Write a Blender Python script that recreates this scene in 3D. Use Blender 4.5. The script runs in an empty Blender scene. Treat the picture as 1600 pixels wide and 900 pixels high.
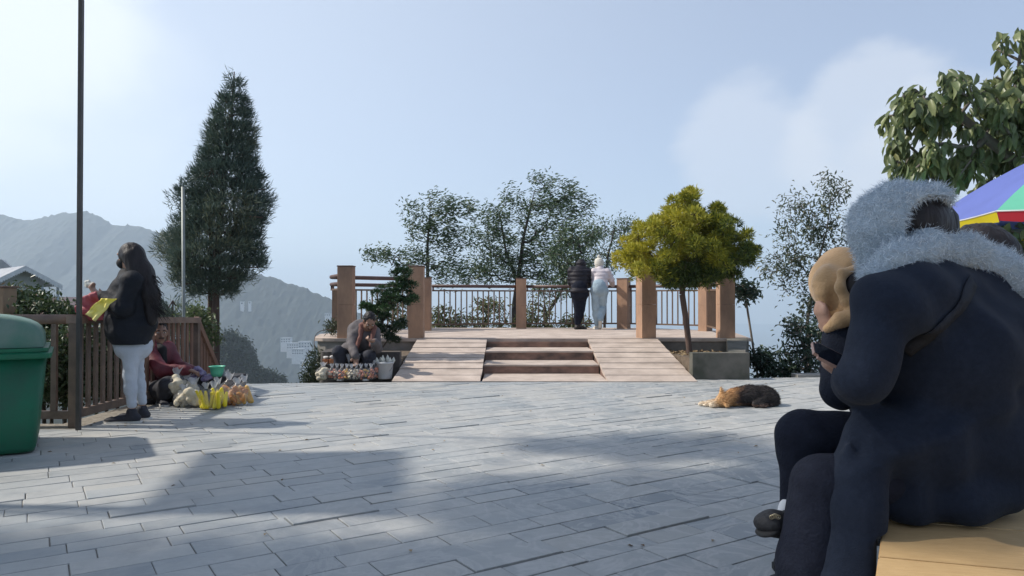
import bpy, bmesh, math, random
import numpy as np
from mathutils import Vector, Matrix
R = math.radians
rng = np.random.default_rng(7)
random.seed(7)
SC = bpy.context.scene
COL = SC.collection
# ------------------------------------------------------------------ camera, sky, sun, exposure
F = 1150.0; CH = 1.09; PITCH = math.atan(15 / F)
cam_d = bpy.data.cameras.new('camera'); cam = bpy.data.objects.new('camera', cam_d); COL.objects.link(cam)
cam.location = (0, 0, CH); cam.rotation_euler = (math.pi / 2 + PITCH, 0, 0)
cam_d.sensor_width = 36; cam_d.lens = F / 1600 * 36; cam_d.clip_start = 0.05; cam_d.clip_end = 40000
SC.camera = cam
def W(px, py, d):
    """point at depth d (metres along +y) seen at photograph position px, py"""
    x = (px - 800) / F; y = (450 - py) / F
    c, s = math.cos(PITCH), math.sin(PITCH)
    dy = c - y * s; dz = s + y * c
    return Vector((x / dy * d, d, CH + dz / dy * d))
SUN_DIR = Vector((-1.0, 0.08, 1.0)).normalized()      # towards the sun: from the left, high
EL = math.asin(SUN_DIR.z); AZ = math.atan2(SUN_DIR.x, SUN_DIR.y)
world = bpy.data.worlds.new('World'); SC.world = world; world.use_nodes = True
nt = world.node_tree; nt.nodes.clear()
def wn(t): return nt.nodes.new(t)
sky = wn('ShaderNodeTexSky'); sky.sky_type = 'NISHITA'; sky.sun_disc = False
sky.sun_elevation = EL; sky.sun_rotation = AZ % (2 * math.pi); sky.altitude = 2000
sky.air_density = 1.0; sky.dust_density = 2.2; sky.ozone_density = 1.0
tc = wn('ShaderNodeTexCoord')
mp = wn('ShaderNodeMapping'); mp.inputs['Scale'].default_value = (1, 1, 1.7); nt.links.new(tc.outputs['Generated'], mp.inputs[0])
def cloud(direction, inner, outer, amp, scale, det=8):
    """soft cloud bank round a direction: noise thinned out with the angle"""
    v = Vector(direction).normalized()
    dp = wn('ShaderNodeVectorMath'); dp.operation = 'DOT_PRODUCT'; dp.inputs[1].default_value = v
    nrm = wn('ShaderNodeVectorMath'); nrm.operation = 'NORMALIZE'; nt.links.new(tc.outputs['Generated'], nrm.inputs[0])
    nt.links.new(nrm.outputs[0], dp.inputs[0])
    mr = wn('ShaderNodeMapRange'); mr.inputs[1].default_value = math.cos(R(outer)); mr.inputs[2].default_value = math.cos(R(inner))
    mr.inputs[3].default_value = 0; mr.inputs[4].default_value = 1; nt.links.new(dp.outputs['Value'], mr.inputs[0])
    ns = wn('ShaderNodeTexNoise'); ns.inputs['Scale'].default_value = scale; ns.inputs['Detail'].default_value = det
    ns.inputs['Roughness'].default_value = 0.5; nt.links.new(mp.outputs[0], ns.inputs['Vector'])
    ad = wn('ShaderNodeMath'); ad.operation = 'ADD'; nt.links.new(mr.outputs[0], ad.inputs[0]); nt.links.new(ns.outputs['Fac'], ad.inputs[1])
    cr = wn('ShaderNodeMapRange'); cr.interpolation_type = 'SMOOTHSTEP'
    cr.inputs[1].default_value = 0.86 if scale < 6 else 0.92; cr.inputs[2].default_value = 1.30 if scale < 6 else 1.25; cr.inputs[3].default_value = 0; cr.inputs[4].default_value = amp
    nt.links.new(ad.outputs[0], cr.inputs[0]); return cr.outputs[0]
def direc(px, py):
    p = W(px, py, 1.0) - Vector((0, 0, CH)); return p
def mixc(fac, a, b):
    m = wn('ShaderNodeMix'); m.data_type = 'RGBA'; nt.links.new(fac, m.inputs['Factor'])
    nt.links.new(a, m.inputs['A'])
    if isinstance(b, tuple): m.inputs['B'].default_value = b + (1,)
    else: nt.links.new(b, m.inputs['B'])
    return m.outputs['Result']
col = sky.outputs[0]
SKYK = 0.122
_mv = wn('ShaderNodeMix'); _mv.data_type = 'RGBA'; _mv.inputs['Factor'].default_value = 0.42; nt.links.new(col, _mv.inputs['A']); _mv.inputs['B'].default_value = (4.1, 4.55, 5.5, 1); col = _mv.outputs['Result']
# thin high veil over the whole sky, thicker near the sun's side (left)
CW = (6.6, 6.8, 7.1)
def glow(direction, inner, outer, amp):
    dp = wn('ShaderNodeVectorMath'); dp.operation = 'DOT_PRODUCT'; dp.inputs[1].default_value = Vector(direction).normalized()
    nrm = wn('ShaderNodeVectorMath'); nrm.operation = 'NORMALIZE'; nt.links.new(tc.outputs['Generated'], nrm.inputs[0]); nt.links.new(nrm.outputs[0], dp.inputs[0])
    ac = wn('ShaderNodeMath'); ac.operation = 'ARCCOSINE'; nt.links.new(dp.outputs['Value'], ac.inputs[0])
    mr = wn('ShaderNodeMapRange'); mr.interpolation_type = 'SMOOTHSTEP'; mr.inputs[1].default_value = R(outer); mr.inputs[2].default_value = R(inner); mr.inputs[3].default_value = 0; mr.inputs[4].default_value = amp
    nt.links.new(ac.outputs[0], mr.inputs[0]); return mr.outputs[0]
col = mixc(glow(direc(-500, 0), 0, 80, 0.5), col, (6.2, 6.75, 7.35))
for d, i, o, a, s, w in ((direc(20, 20), 1, 13, 0.5, 5.5, (7.0, 7.3, 7.5)), (direc(60, 190), 2, 14, 0.25, 4.5, (6.8, 7.1, 7.4)), (direc(1370, 215), 1, 9, 0.48, 9.5, (5.6, 5.8, 6.15)),
                         (direc(1180, 245), 0, 8, 0.42, 8.0, (5.6, 5.8, 6.2)), (direc(1480, 300), 1, 11, 0.45, 6.0, (5.6, 5.8, 6.2))):
    col = mixc(cloud(d, i, o, a, s), col, w)
bg = wn('ShaderNodeBackground'); bg.inputs['Strength'].default_value = SKYK; nt.links.new(col, bg.inputs['Color'])
wo = wn('ShaderNodeOutputWorld'); nt.links.new(bg.outputs[0], wo.inputs[0])
sl = bpy.data.lights.new('sun', 'SUN'); sl.energy = 3.9; sl.angle = R(1.4); sl.color = (1.0, 0.93, 0.83)
so = bpy.data.objects.new('sun', sl); COL.objects.link(so); so.location = (0, 0, 30)
so.rotation_euler = SUN_DIR.to_track_quat('Z', 'Y').to_euler()
vs = SC.view_settings; vs.view_transform = 'Standard'; vs.look = 'None'; vs.exposure = 0.42; vs.gamma = 1; vs.use_curve_mapping = False
SC.cycles.max_bounces = 6; SC.cycles.transparent_max_bounces = 12; SC.cycles.volume_bounces = 1
SC.cycles.sample_clamp_indirect = 6
# ------------------------------------------------------------------ materials
_M = {}
def mat(name, c, rough=0.7, c2=None, ns=6.0, bump=0.0, bs=40.0, metal=0.0, tint=None, transl=0.0, spec=0.5, alpha=None, coords='Object', stretch=None, sheen=0.0, detail=6):
    """procedural principled material; c2 = second colour mixed by noise; tint = list of (pos, colour) ramp over the 'tint' attribute"""
    if name in _M: return _M[name]
    m = bpy.data.materials.new(name); m.use_nodes = True; t = m.node_tree; N = t.nodes; L = t.links
    b = N['Principled BSDF']; b.inputs['Roughness'].default_value = rough; b.inputs['Metallic'].default_value = metal
    b.inputs['Specular IOR Level'].default_value = spec
    if sheen: b.inputs['Sheen Weight'].default_value = sheen; b.inputs['Sheen Roughness'].default_value = 0.5
    co = N.new('ShaderNodeTexCoord'); vec = co.outputs[coords]
    if stretch:
        mpn = N.new('ShaderNodeMapping'); mpn.inputs['Scale'].default_value = stretch; L.new(vec, mpn.inputs[0]); vec = mpn.outputs[0]
    out = None
    if tint:
        at = N.new('ShaderNodeAttribute'); at.attribute_name = 'tint'
        rp = N.new('ShaderNodeValToRGB'); e = rp.color_ramp.elements
        e[0].position = tint[0][0]; e[0].color = tint[0][1] + (1,); e[1].position = tint[-1][0]; e[1].color = tint[-1][1] + (1,)
        for p_, c_ in tint[1:-1]:
            q = e.new(p_); q.color = c_ + (1,)
        L.new(at.outputs['Fac'], rp.inputs[0]); out = rp.outputs[0]
    if c2 is not None or out is None:
        n = N.new('ShaderNodeTexNoise'); n.inputs['Scale'].default_value = ns; n.inputs['Detail'].default_value = detail; n.inputs['Roughness'].default_value = 0.6
        L.new(vec, n.inputs['Vector'])
        r = N.new('ShaderNodeMapRange'); r.inputs[1].default_value = 0.34; r.inputs[2].default_value = 0.66; L.new(n.outputs['Fac'], r.inputs[0])
        mx = N.new('ShaderNodeMix'); mx.data_type = 'RGBA'; L.new(r.outputs[0], mx.inputs['Factor'])
        if out is not None:
            L.new(out, mx.inputs['A'])
            mx.inputs['B'].default_value = c2 + (1,)
            r.inputs[4].default_value = 0.5
        else:
            mx.inputs['A'].default_value = c + (1,); mx.inputs['B'].default_value = (c2 or tuple(x * 0.82 for x in c)) + (1,)
        out = mx.outputs['Result']
    L.new(out, b.inputs['Base Color'])
    if bump:
        n2 = N.new('ShaderNodeTexNoise'); n2.inputs['Scale'].default_value = bs; n2.inputs['Detail'].default_value = 5; L.new(vec, n2.inputs['Vector'])
        bp = N.new('ShaderNodeBump'); bp.inputs['Strength'].default_value = bump; bp.inputs['Distance'].default_value = 0.01
        L.new(n2.outputs['Fac'], bp.inputs['Height']); L.new(bp.outputs[0], b.inputs['Normal'])
    if alpha is not None: b.inputs['Alpha'].default_value = alpha
    if transl:
        tr = N.new('ShaderNodeBsdfTranslucent'); L.new(out, tr.inputs['Color'])
        ms = N.new('ShaderNodeMixShader'); ms.inputs[0].default_value = transl
        L.new(b.outputs[0], ms.inputs[1]); L.new(tr.outputs[0], ms.inputs[2]); L.new(ms.outputs[0], N['Material Output'].inputs['Surface'])
    _M[name] = m; return m
def ctint(name, ramp, **k): return mat(name, (0, 0, 0), tint=ramp, **k)
# ------------------------------------------------------------------ objects
def link(name, me, m, parent=None, smooth=False):
    if m is not None: me.materials.append(m)
    o = bpy.data.objects.new(name, me); COL.objects.link(o)
    if parent is not None:
        o.parent = parent
        if not parent.parent: o.matrix_parent_inverse = Matrix.Translation(-parent.location)
    if smooth:
        me.polygons.foreach_set('use_smooth', [True] * len(me.polygons))
    return o
def thing(name, loc, label, cat, group=None):
    o = bpy.data.objects.new(name, None); COL.objects.link(o); o.location = loc; o.empty_display_size = 0.2
    return tag(o, label, cat, group)
def tag(o, label, cat, group=None, kind=None):
    if label: o['label'] = label
    if cat: o['category'] = cat
    if group: o['group'] = group
    if kind: o['kind'] = kind
    return o
def struct(o, kind='structure'): o['kind'] = kind; return o
class MB:
    """collects boxes, tubes and polygons in world space into ONE mesh"""
    def __init__(s): s.v = []; s.f = []; s.t = []; s.ct = 0.5
    def add(s, vs_, fs):
        b = len(s.v); s.v += [tuple(v) for v in vs_]; s.f += [tuple(b + i for i in f) for f in fs]; s.t += [s.ct] * len(vs_); return s
    def box(s, x0, x1, y0, y1, z0, z1, rot=0, bev=0.0):
        c = Vector(((x0 + x1) / 2, (y0 + y1) / 2, 0)); 
        if bev > 0:
            bm = bmesh.new(); bmesh.ops.create_cube(bm, size=1)
            for v in bm.verts: v.co = Vector((v.co.x * (x1 - x0), v.co.y * (y1 - y0), v.co.z * (z1 - z0)))
            bmesh.ops.bevel(bm, geom=bm.edges[:], offset=bev, segments=2, affect='EDGES', profile=0.6)
            M = Matrix.Translation((c.x, c.y, (z0 + z1) / 2)) @ Matrix.Rotation(rot, 4, 'Z')
            vs_ = [M @ v.co for v in bm.verts]; fs = [[l.vert.index for l in f.loops] for f in bm.faces]; bm.free(); return s.add(vs_, fs)
        M = Matrix.Rotation(rot, 3, 'Z')
        vs_ = []
        for z in (z0, z1):
            for x, y in ((x0, y0), (x1, y0), (x1, y1), (x0, y1)):
                p = M @ Vector((x - c.x, y - c.y, 0)); vs_.append((c.x + p.x, c.y + p.y, z))
        return s.add(vs_, [(3, 2, 1, 0), (4, 5, 6, 7), (0, 1, 5, 4), (1, 2, 6, 5), (2, 3, 7, 6), (3, 0, 4, 7)])
    def beam(s, a, b, w, h, up=(0, 0, 1)):
        a = Vector(a); b = Vector(b); d = (b - a).normalized(); u = Vector(up); r = d.cross(u)
        if r.length < 1e-4: r = d.cross(Vector((0, 1, 0)))
        r.normalize(); u = r.cross(d).normalized(); vs_ = []
        for p in (a, b):
            for i, j in ((-1, -1), (1, -1), (1, 1), (-1, 1)): vs_.append(p + r * i * w / 2 + u * j * h / 2)
        return s.add(vs_, [(3, 2, 1, 0), (4, 5, 6, 7), (0, 1, 5, 4), (1, 2, 6, 5), (2, 3, 7, 6), (3, 0, 4, 7)])
    def tube(s, pts, rads, n=8, cap=True):
        pts = [Vector(p) for p in pts]
        if not hasattr(rads, '__len__'): rads = [rads] * len(pts)
        b = len(s.v); vs_ = []; prev = None
        for i, p in enumerate(pts):
            d = (pts[min(i + 1, len(pts) - 1)] - pts[max(i - 1, 0)]).normalized()
            if prev is None:
                u = d.orthogonal().normalized()
            else:
                u = (prev - d * prev.dot(d)); u = u.normalized() if u.length > 1e-6 else d.orthogonal().normalized()
            prev = u; w = d.cross(u)
            for k in range(n):
                a = 2 * math.pi * k / n; vs_.append(p + (u * math.cos(a) + w * math.sin(a)) * rads[i])
        fs = []
        for i in range(len(pts) - 1):
            for k in range(n):
                k2 = (k + 1) % n; fs.append((i * n + k, i * n + k2, (i + 1) * n + k2, (i + 1) * n + k))
        if cap: fs.append(tuple(range(n))[::-1]); fs.append(tuple((len(pts) - 1) * n + k for k in range(n)))
        return s.add(vs_, fs)
    def prism(s, poly, z0, z1):
        """poly: xy list counter-clockwise; z0/z1 numbers or lists"""
        n = len(poly); a = z0 if hasattr(z0, '__len__') else [z0] * n; c = z1 if hasattr(z1, '__len__') else [z1] * n
        vs_ = [(p[0], p[1], a[i]) for i, p in enumerate(poly)] + [(p[0], p[1], c[i]) for i, p in enumerate(poly)]
        fs = [tuple(range(n))[::-1], tuple(range(n, 2 * n))] + [(i, (i + 1) % n, n + (i + 1) % n, n + i) for i in range(n)]
        return s.add(vs_, fs)
    def lathe(s, prof, c, n=20, cap=True):
        vs_ = []; 
        for r, z in prof:
            for k in range(n): a = 2 * math.pi * k / n; vs_.append((c[0] + r * math.cos(a), c[1] + r * math.sin(a), c[2] + z))
        fs = []
        for i in range(len(prof) - 1):
            for k in range(n): k2 = (k + 1) % n; fs.append((i * n + k, i * n + k2, (i + 1) * n + k2, (i + 1) * n + k))
        if cap: fs.append(tuple(range(n))[::-1])
        return s.add(vs_, fs)
    def mesh(s, name, tint=False):
        me = bpy.data.meshes.new(name); me.from_pydata(s.v, [], s.f); me.update()
        if tint:
            at = me.attributes.new('tint', 'FLOAT', 'POINT'); at.data.foreach_set('value', np.array(s.t, dtype=np.float32))
        return me
    def obj(s, name, m, parent=None, smooth=False, tint=False): return link(name, s.mesh(name, tint), m, parent, smooth)
def np_mesh(name, V, faces, tint=None):
    """V (n,3), faces list of int arrays (k,3) or (k,4)"""
    me = bpy.data.meshes.new(name); fl = [f for f in faces if len(f)]
    me.vertices.add(len(V)); me.vertices.foreach_set('co', np.asarray(V, dtype=np.float32).ravel())
    nl = sum(f.size for f in fl); npoly = sum(len(f) for f in fl)
    me.loops.add(nl); me.loops.foreach_set('vertex_index', np.concatenate([f.ravel() for f in fl]).astype(np.int32))
    me.polygons.add(npoly); cnt = np.concatenate([np.full(len(f), f.shape[1]) for f in fl])
    st = np.concatenate([[0], np.cumsum(cnt)[:-1]]).astype(np.int32); me.polygons.foreach_set('loop_start', st)
    me.update(calc_edges=True); me.validate()
    if tint is not None:
        at = me.attributes.new('tint', 'FLOAT', 'POINT'); at.data.foreach_set('value', np.asarray(tint, dtype=np.float32))
    return me
# ------------------------------------------------------------------ smooth bodies: signed distance shapes meshed by surface nets
def vnoise(P, seed=0):
    """value noise on points (...,3)"""
    P = np.asarray(P, dtype=np.float64); i = np.floor(P).astype(np.int64); f = P - i; f = f * f * (3 - 2 * f)
    def h(a, b, c):
        n = (a * 73856093) ^ (b * 19349663) ^ (c * 83492791) ^ (seed * 2654435761)
        n = (n ^ (n >> 13)) * 1274126177 & 0x7fffffff; n = (n ^ (n >> 16)) & 0xffff
        return n / 32767.5 - 1
    x, y, z = i[..., 0], i[..., 1], i[..., 2]; u, v, w = f[..., 0], f[..., 1], f[..., 2]; r = 0
    for dx in (0, 1):
        for dy in (0, 1):
            for dz in (0, 1):
                r = r + h(x + dx, y + dy, z + dz) * (u if dx else 1 - u) * (v if dy else 1 - v) * (w if dz else 1 - w)
    return r
def fbm(P, o=4, seed=0):
    r = 0; a = 1; s = 0
    for k in range(o): r = r + a * vnoise(np.asarray(P) * 2 ** k, seed + k); s += a; a *= 0.5
    return r / s
def cap(a, b, ra, rb=None): return ('c', np.array(a, float), np.array(b, float), ra, ra if rb is None else rb)
def ell(c, r, basis=None):
    B = np.eye(3) if basis is None else np.array([list(x) for x in basis], float)
    return ('e', np.array(c, float), np.array(r, float), B)
def grow(prims, t): return [(p[0], p[1], p[2], p[3] + t, p[4] + t) if p[0] == 'c' else ('e', p[1], p[2] + t, p[3]) for p in prims]
def sdf_mesh(name, prims, h=0.012, k=0.03, cut=None, disp=None):
    lo = np.full(3, 1e9); hi = np.full(3, -1e9); bb = []
    for p in prims:
        if p[0] == 'c': r = max(p[3], p[4]); a = np.minimum(p[1], p[2]) - r; b = np.maximum(p[1], p[2]) + r
        else: r = p[2].max(); a = p[1] - r; b = p[1] + r
        bb.append((a, b)); lo = np.minimum(lo, a); hi = np.maximum(hi, b)
    mg = 2.5 * k + 3 * h; lo -= 0.02 + 3 * h + k * .4; hi += 0.02 + 3 * h + k * .4
    n = np.ceil((hi - lo) / h).astype(int) + 1; V = np.full(n, 0.12, dtype=np.float32)
    ax = [lo[i] + h * np.arange(n[i]) for i in range(3)]
    for p, (a, b) in zip(prims, bb):
        s = [slice(max(0, int((a[i] - mg - lo[i]) / h)), min(n[i], int((b[i] + mg - lo[i]) / h) + 2)) for i in range(3)]
        G = np.stack(np.meshgrid(ax[0][s[0]], ax[1][s[1]], ax[2][s[2]], indexing='ij'), -1)
        if p[0] == 'c':
            ba = p[2] - p[1]; pa = G - p[1]; t = np.clip((pa @ ba) / max(ba @ ba, 1e-9), 0, 1)
            d = np.linalg.norm(pa - t[..., None] * ba, axis=-1) - (p[3] + (p[4] - p[3]) * t)
        else:
            q = (G - p[1]) @ p[3].T; k0 = np.linalg.norm(q / p[2], axis=-1); k1 = np.linalg.norm(q / p[2] ** 2, axis=-1)
            d = k0 * (k0 - 1) / np.maximum(k1, 1e-6)
        o = V[s[0], s[1], s[2]]; hh = np.clip(0.5 + 0.5 * (o - d) / k, 0, 1)
        V[s[0], s[1], s[2]] = o * (1 - hh) + d * hh - k * hh * (1 - hh)
    if disp or cut:
        G = np.stack(np.meshgrid(*ax, indexing='ij'), -1)
        if disp: V = V + disp(G) * (np.abs(V) < 0.08)
        if cut: V = np.maximum(V, cut(G))
    V[[0, -1]] = 1; V[:, [0, -1]] = 1; V[:, :, [0, -1]] = 1
    S = V < 0; cs = [(i, j, l) for i in (0, 1) for j in (0, 1) for l in (0, 1)]
    m = [d - 1 for d in V.shape]; c = np.zeros(m, dtype=np.int8)
    for i, j, l in cs: c += S[i:i + m[0], j:j + m[1], l:l + m[2]]
    I = np.argwhere((c > 0) & (c < 8)); idx = np.full(m, -1, dtype=np.int64); idx[I[:, 0], I[:, 1], I[:, 2]] = np.arange(len(I))
    acc = np.zeros((len(I), 3)); cn = np.zeros(len(I))
    for a in cs:
        for b in cs:
            if sum(b) == sum(a) + 1 and all(y >= x for x, y in zip(a, b)):
                va = V[I[:, 0] + a[0], I[:, 1] + a[1], I[:, 2] + a[2]]; vb = V[I[:, 0] + b[0], I[:, 1] + b[1], I[:, 2] + b[2]]
                q = (va < 0) != (vb < 0); t = np.where(q, va / np.where(q, va - vb, 1), 0)
                acc += np.where(q[:, None], np.array(a) + t[:, None] * (np.array(b) - np.array(a)), 0); cn += q
    P = lo + h * (I + acc / np.maximum(cn, 1)[:, None]); Q = []
    for ax_ in range(3):
        s0 = [slice(None)] * 3; s1 = [slice(None)] * 3; s0[ax_] = slice(0, -1); s1[ax_] = slice(1, None)
        A = S[tuple(s0)]; E = np.argwhere(A != S[tuple(s1)]); o1, o2 = [(1, 2), (2, 0), (0, 1)][ax_]
        E = E[(E[:, o1] > 0) & (E[:, o2] > 0) & (E[:, o1] < m[o1]) & (E[:, o2] < m[o2])]
        def g(d1, d2):
            e = E.copy(); e[:, o1] -= d1; e[:, o2] -= d2; return idx[e[:, 0], e[:, 1], e[:, 2]]
        q = np.stack([g(1, 1), g(0, 1), g(0, 0), g(1, 0)], -1); fl = ~A[E[:, 0], E[:, 1], E[:, 2]]; q[fl] = q[fl][:, ::-1]; Q.append(q)
    Q = np.concatenate(Q); Q = Q[(Q >= 0).all(1)]
    # drop specks: keep as is; light smoothing along edges
    for it in range(2):
        sm = np.zeros_like(P); ct = np.zeros(len(P))
        for a in range(4):
            np.add.at(sm, Q[:, a], P[Q[:, (a + 1) % 4]]); np.add.at(ct, Q[:, a], 1)
        P = P * 0.6 + 0.4 * sm / np.maximum(ct, 1)[:, None]
    return np_mesh(name, P, [Q])
def body(name, prims, m, parent, h=0.012, k=0.03, cut=None, disp=None):
    return link(name, sdf_mesh(name, prims, h, k, cut, disp), m, parent, True)
def folds(amp, freq, seed=0, stretch=(1, 1, 1)):
    st = np.array(stretch) * freq
    return lambda G: amp * (vnoise(G * st, seed) + 0.5 * vnoise(G * st * 2.1, seed + 3))
# ------------------------------------------------------------------ leaves and trees
LT = {  # leaf templates: (u, v, w) along, across, out of plane; triangles
    'small': (np.array([(0, 0, 0), (.45, .5, .12), (1, 0, -.08), (.45, -.5, .12)]), np.array([(0, 2, 1), (0, 3, 2)])),
    'blade': (np.array([(0, .5, 0), (0, -.5, 0), (.55, -.45, .10), (.55, .45, .10), (1, 0, 0)]), np.array([(0, 1, 2), (0, 2, 3), (3, 2, 4)])),
    'big': (np.array([(0, 0, 0), (.25, .36, .10), (.25, 0, .0), (.25, -.36, .10), (.6, .46, .06), (.6, 0, -.06), (.6, -.46, .06), (.86, .2, -.1), (.86, -.2, -.1), (1, 0, -.2)]),
            np.array([(0, 2, 1), (0, 3, 2), (1, 2, 5), (1, 5, 4), (2, 3, 6), (2, 6, 5), (4, 5, 7), (5, 6, 8), (5, 8, 7), (7, 8, 9)])),
}
def unit(a): return a / np.maximum(np.linalg.norm(a, axis=-1, keepdims=True), 1e-9)
def leaf_arrays(C, D, length, width, kind='small', up=None, r=None):
    r = r or rng; n = len(C); T, Fc = LT[kind]; D = unit(D)
    U = r.normal(size=(n, 3)) * 0.6 + np.array([0, 0, 1.0]) if up is None else up
    S = unit(np.cross(D, U)); N = np.cross(S, D)
    ln = length * r.uniform(.7, 1.2, n); wd = width * r.uniform(.75, 1.2, n)
    V = C[:, None] + T[None, :, 0:1] * (D * ln[:, None])[:, None] + T[None, :, 1:2] * (S * wd[:, None])[:, None] + T[None, :, 2:3] * (N * ln[:, None])[:, None]
    Fa = (Fc[None] + (np.arange(n) * len(T))[:, None, None]).reshape(-1, 3)
    return V.reshape(-1, 3), Fa, len(T)
def lobes_sample(lobes, n, r, shell=0.35):
    """lobes: (centre, (rx,ry,rz), weight)"""
    w = np.array([l[2] if len(l) > 2 else np.prod(l[1]) ** (2 / 3) for l in lobes], float); w /= w.sum(); ch = r.choice(len(lobes), n, p=w)
    d = unit(r.normal(size=(n, 3))); q = r.uniform(shell, 1, n) ** (1 / 2.2)
    C = np.array([tuple(l[0]) for l in lobes]); A = np.array([tuple(l[1]) for l in lobes])
    return C[ch] + d * q[:, None] * A[ch], ch
def skeleton(trunks, targets, step, r, jit=0.25, rise=0.5):
    """grow limbs from the trunk polylines to every target; returns node positions, parents"""
    P = []; par = []
    for tr in trunks:
        last = -1
        for a, b in zip(tr[:-1], tr[1:]):
            a = np.array(a, float); b = np.array(b, float); m = max(1, int(np.linalg.norm(b - a) / step))
            for i in range(m):
                P.append(a + (b - a) * i / m); par.append(last); last = len(P) - 1
        P.append(np.array(tr[-1], float)); par.append(last)
    root = P[0]; order = np.argsort([min(np.linalg.norm(np.array(P) - t, axis=1)) for t in targets]); ends = []
    A = np.zeros((60000, 3)); n = len(P); A[:n] = P
    for oi in order:
        t = targets[oi]; d = t - A[:n]; dist = np.linalg.norm(d, axis=1); cost = dist + rise * np.maximum(0, -(d[:, 2]) + 0.25 * dist)
        j = int(np.argmin(cost)); m = max(1, int(dist[j] / step)); st = A[j].copy(); last = j
        side = r.normal(size=3) * dist[j] * jit * 0.5; side[2] += dist[j] * 0.08
        for i in range(1, m + 1):
            f = i / m; A[n] = st + (t - st) * f + side * math.sin(math.pi * f) * (0.6); par.append(last); last = n; n += 1
            if n >= 59999: break
        ends.append((oi, last))
        if n >= 59999: break
    return A[:n], np.array(par), ends
def limb_mesh(name, P, par, r0, tip, power=0.42, sides=5, rmin=0):
    n = len(P); cnt = np.zeros(n); ch = np.zeros(n, int)
    for i in range(n):
        if par[i] >= 0: ch[par[i]] += 1
    cnt[ch == 0] = 1
    for i in range(n - 1, -1, -1):
        if par[i] >= 0: cnt[par[i]] += cnt[i]
    rad = np.maximum(tip, r0 * (cnt / cnt.max()) ** power)
    E = np.array([(par[i], i) for i in range(n) if par[i] >= 0 and rad[i] >= rmin])
    a = P[E[:, 0]]; b = P[E[:, 1]]; d = unit(b - a); u = unit(np.cross(d, np.array([0.3, 0.9, 0.1]))); w = np.cross(d, u)
    an = np.arange(sides) * 2 * math.pi / sides; cs = np.cos(an)[None, :, None]; sn = np.sin(an)[None, :, None]
    ring = u[:, None] * cs + w[:, None] * sn
    ra = np.minimum(rad[E[:, 0]], rad[E[:, 1]] * 1.35)
    A = a[:, None] + ring * ra[:, None, None]; B = b[:, None] + ring * rad[E[:, 1]][:, None, None]
    V = np.concatenate([A, B], 1).reshape(-1, 3); base = (np.arange(len(E)) * 2 * sides)[:, None]
    k = np.arange(sides); k2 = (k + 1) % sides
    Q = np.stack([base + k, base + k2, base + sides + k2, base + sides + k], -1).reshape(-1, 4)
    return np_mesh(name, V, [Q])
def tree(name, label, cat, trunks, lobes, ncl, per, leaf, lmat, bmat, r0=0.06, spread=0.25, wind=(0, 0, 0), droop=0.2, kind='small', step=0.25, tip=0.004, group=None, seed=1, shell=0.2, rise=0.5, outward=0.6, tintf=None, power=0.42, jit=0.25, rmin=0, sprig=None):
    r = np.random.default_rng(seed); base = trunks[0][0]
    root = thing(name, base, label, cat, group)
    T, ch = lobes_sample(lobes, ncl, r, shell)
    P, par, ends = skeleton(trunks, T, step, r, jit, rise)
    bm_ = limb_mesh('trunk', P, par, r0, tip, power, rmin=rmin); link('trunk', bm_, bmat, root, True)
    e = np.array([q[1] for q in ends]); oi = np.array([q[0] for q in ends]); pe = P[e]; pp = P[np.maximum(par[e], 0)]
    dirc = unit(pe - pp + 1e-6); n = len(e) * per
    C0 = np.repeat(pe, per, 0); D0 = np.repeat(dirc, per, 0)
    off = r.normal(size=(n, 3)) * spread * 0.45
    C = C0 + off - D0 * r.uniform(0, spread, n)[:, None]
    D = D0 * outward + unit(r.normal(size=(n, 3))) * 0.9 + np.array(wind) + np.array([0, 0, -droop])
    V, Fa, k = leaf_arrays(C, D, leaf[0], leaf[1], kind, r=r)
    tv = r.uniform(0, 1, n) * 0.6 + np.repeat(r.uniform(0, 1, len(e)), per) * 0.4
    if tintf is not None: tv = tintf(C, tv, np.repeat(ch[oi], per))
    me = np_mesh('crown', V, [Fa], np.repeat(tv, k)); link('crown', me, lmat, root)
    return root
# ------------------------------------------------------------------ ground, valley, hills, haze
def nz(x, y, s, seed=0, o=4):
    return fbm(np.stack([x / s, y / s, np.zeros_like(x) + 0.37], -1), o, seed)
edge_pts = [(-3.75, 9.25), (-2.9, 9.45), (4.0, 10.15), (9.5, 10.9)]
def terrain_h(x, y):
    # distance beyond the plaza block
    dx = np.maximum(np.maximum(-4.2 - x, x - 11.5), 0); dy = np.maximum(np.maximum(-14 - y, y - np.where((x > -3.2) & (x < 4.2), 17.3, 10.4)), 0)
    d = np.hypot(dx, dy); a = np.arctan2(x + 2, np.maximum(y, 1))
    steep = np.interp(a, [-1.6, -0.75, -0.42, -0.2, 0.6, 1.6], [0.10, 0.10, 0.30, 0.62, 0.62, 0.4])
    z = -0.35 - np.where(d > 0, 0.25 + d * steep, 0)
    z = z + np.where(d > 0, np.minimum(d * 0.04, 8) * nz(x, y, 40.0, 3), 0)
    floor = -430 + 60 * nz(x, y, 900, 9)
    return np.where(z < floor, floor, z)
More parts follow.
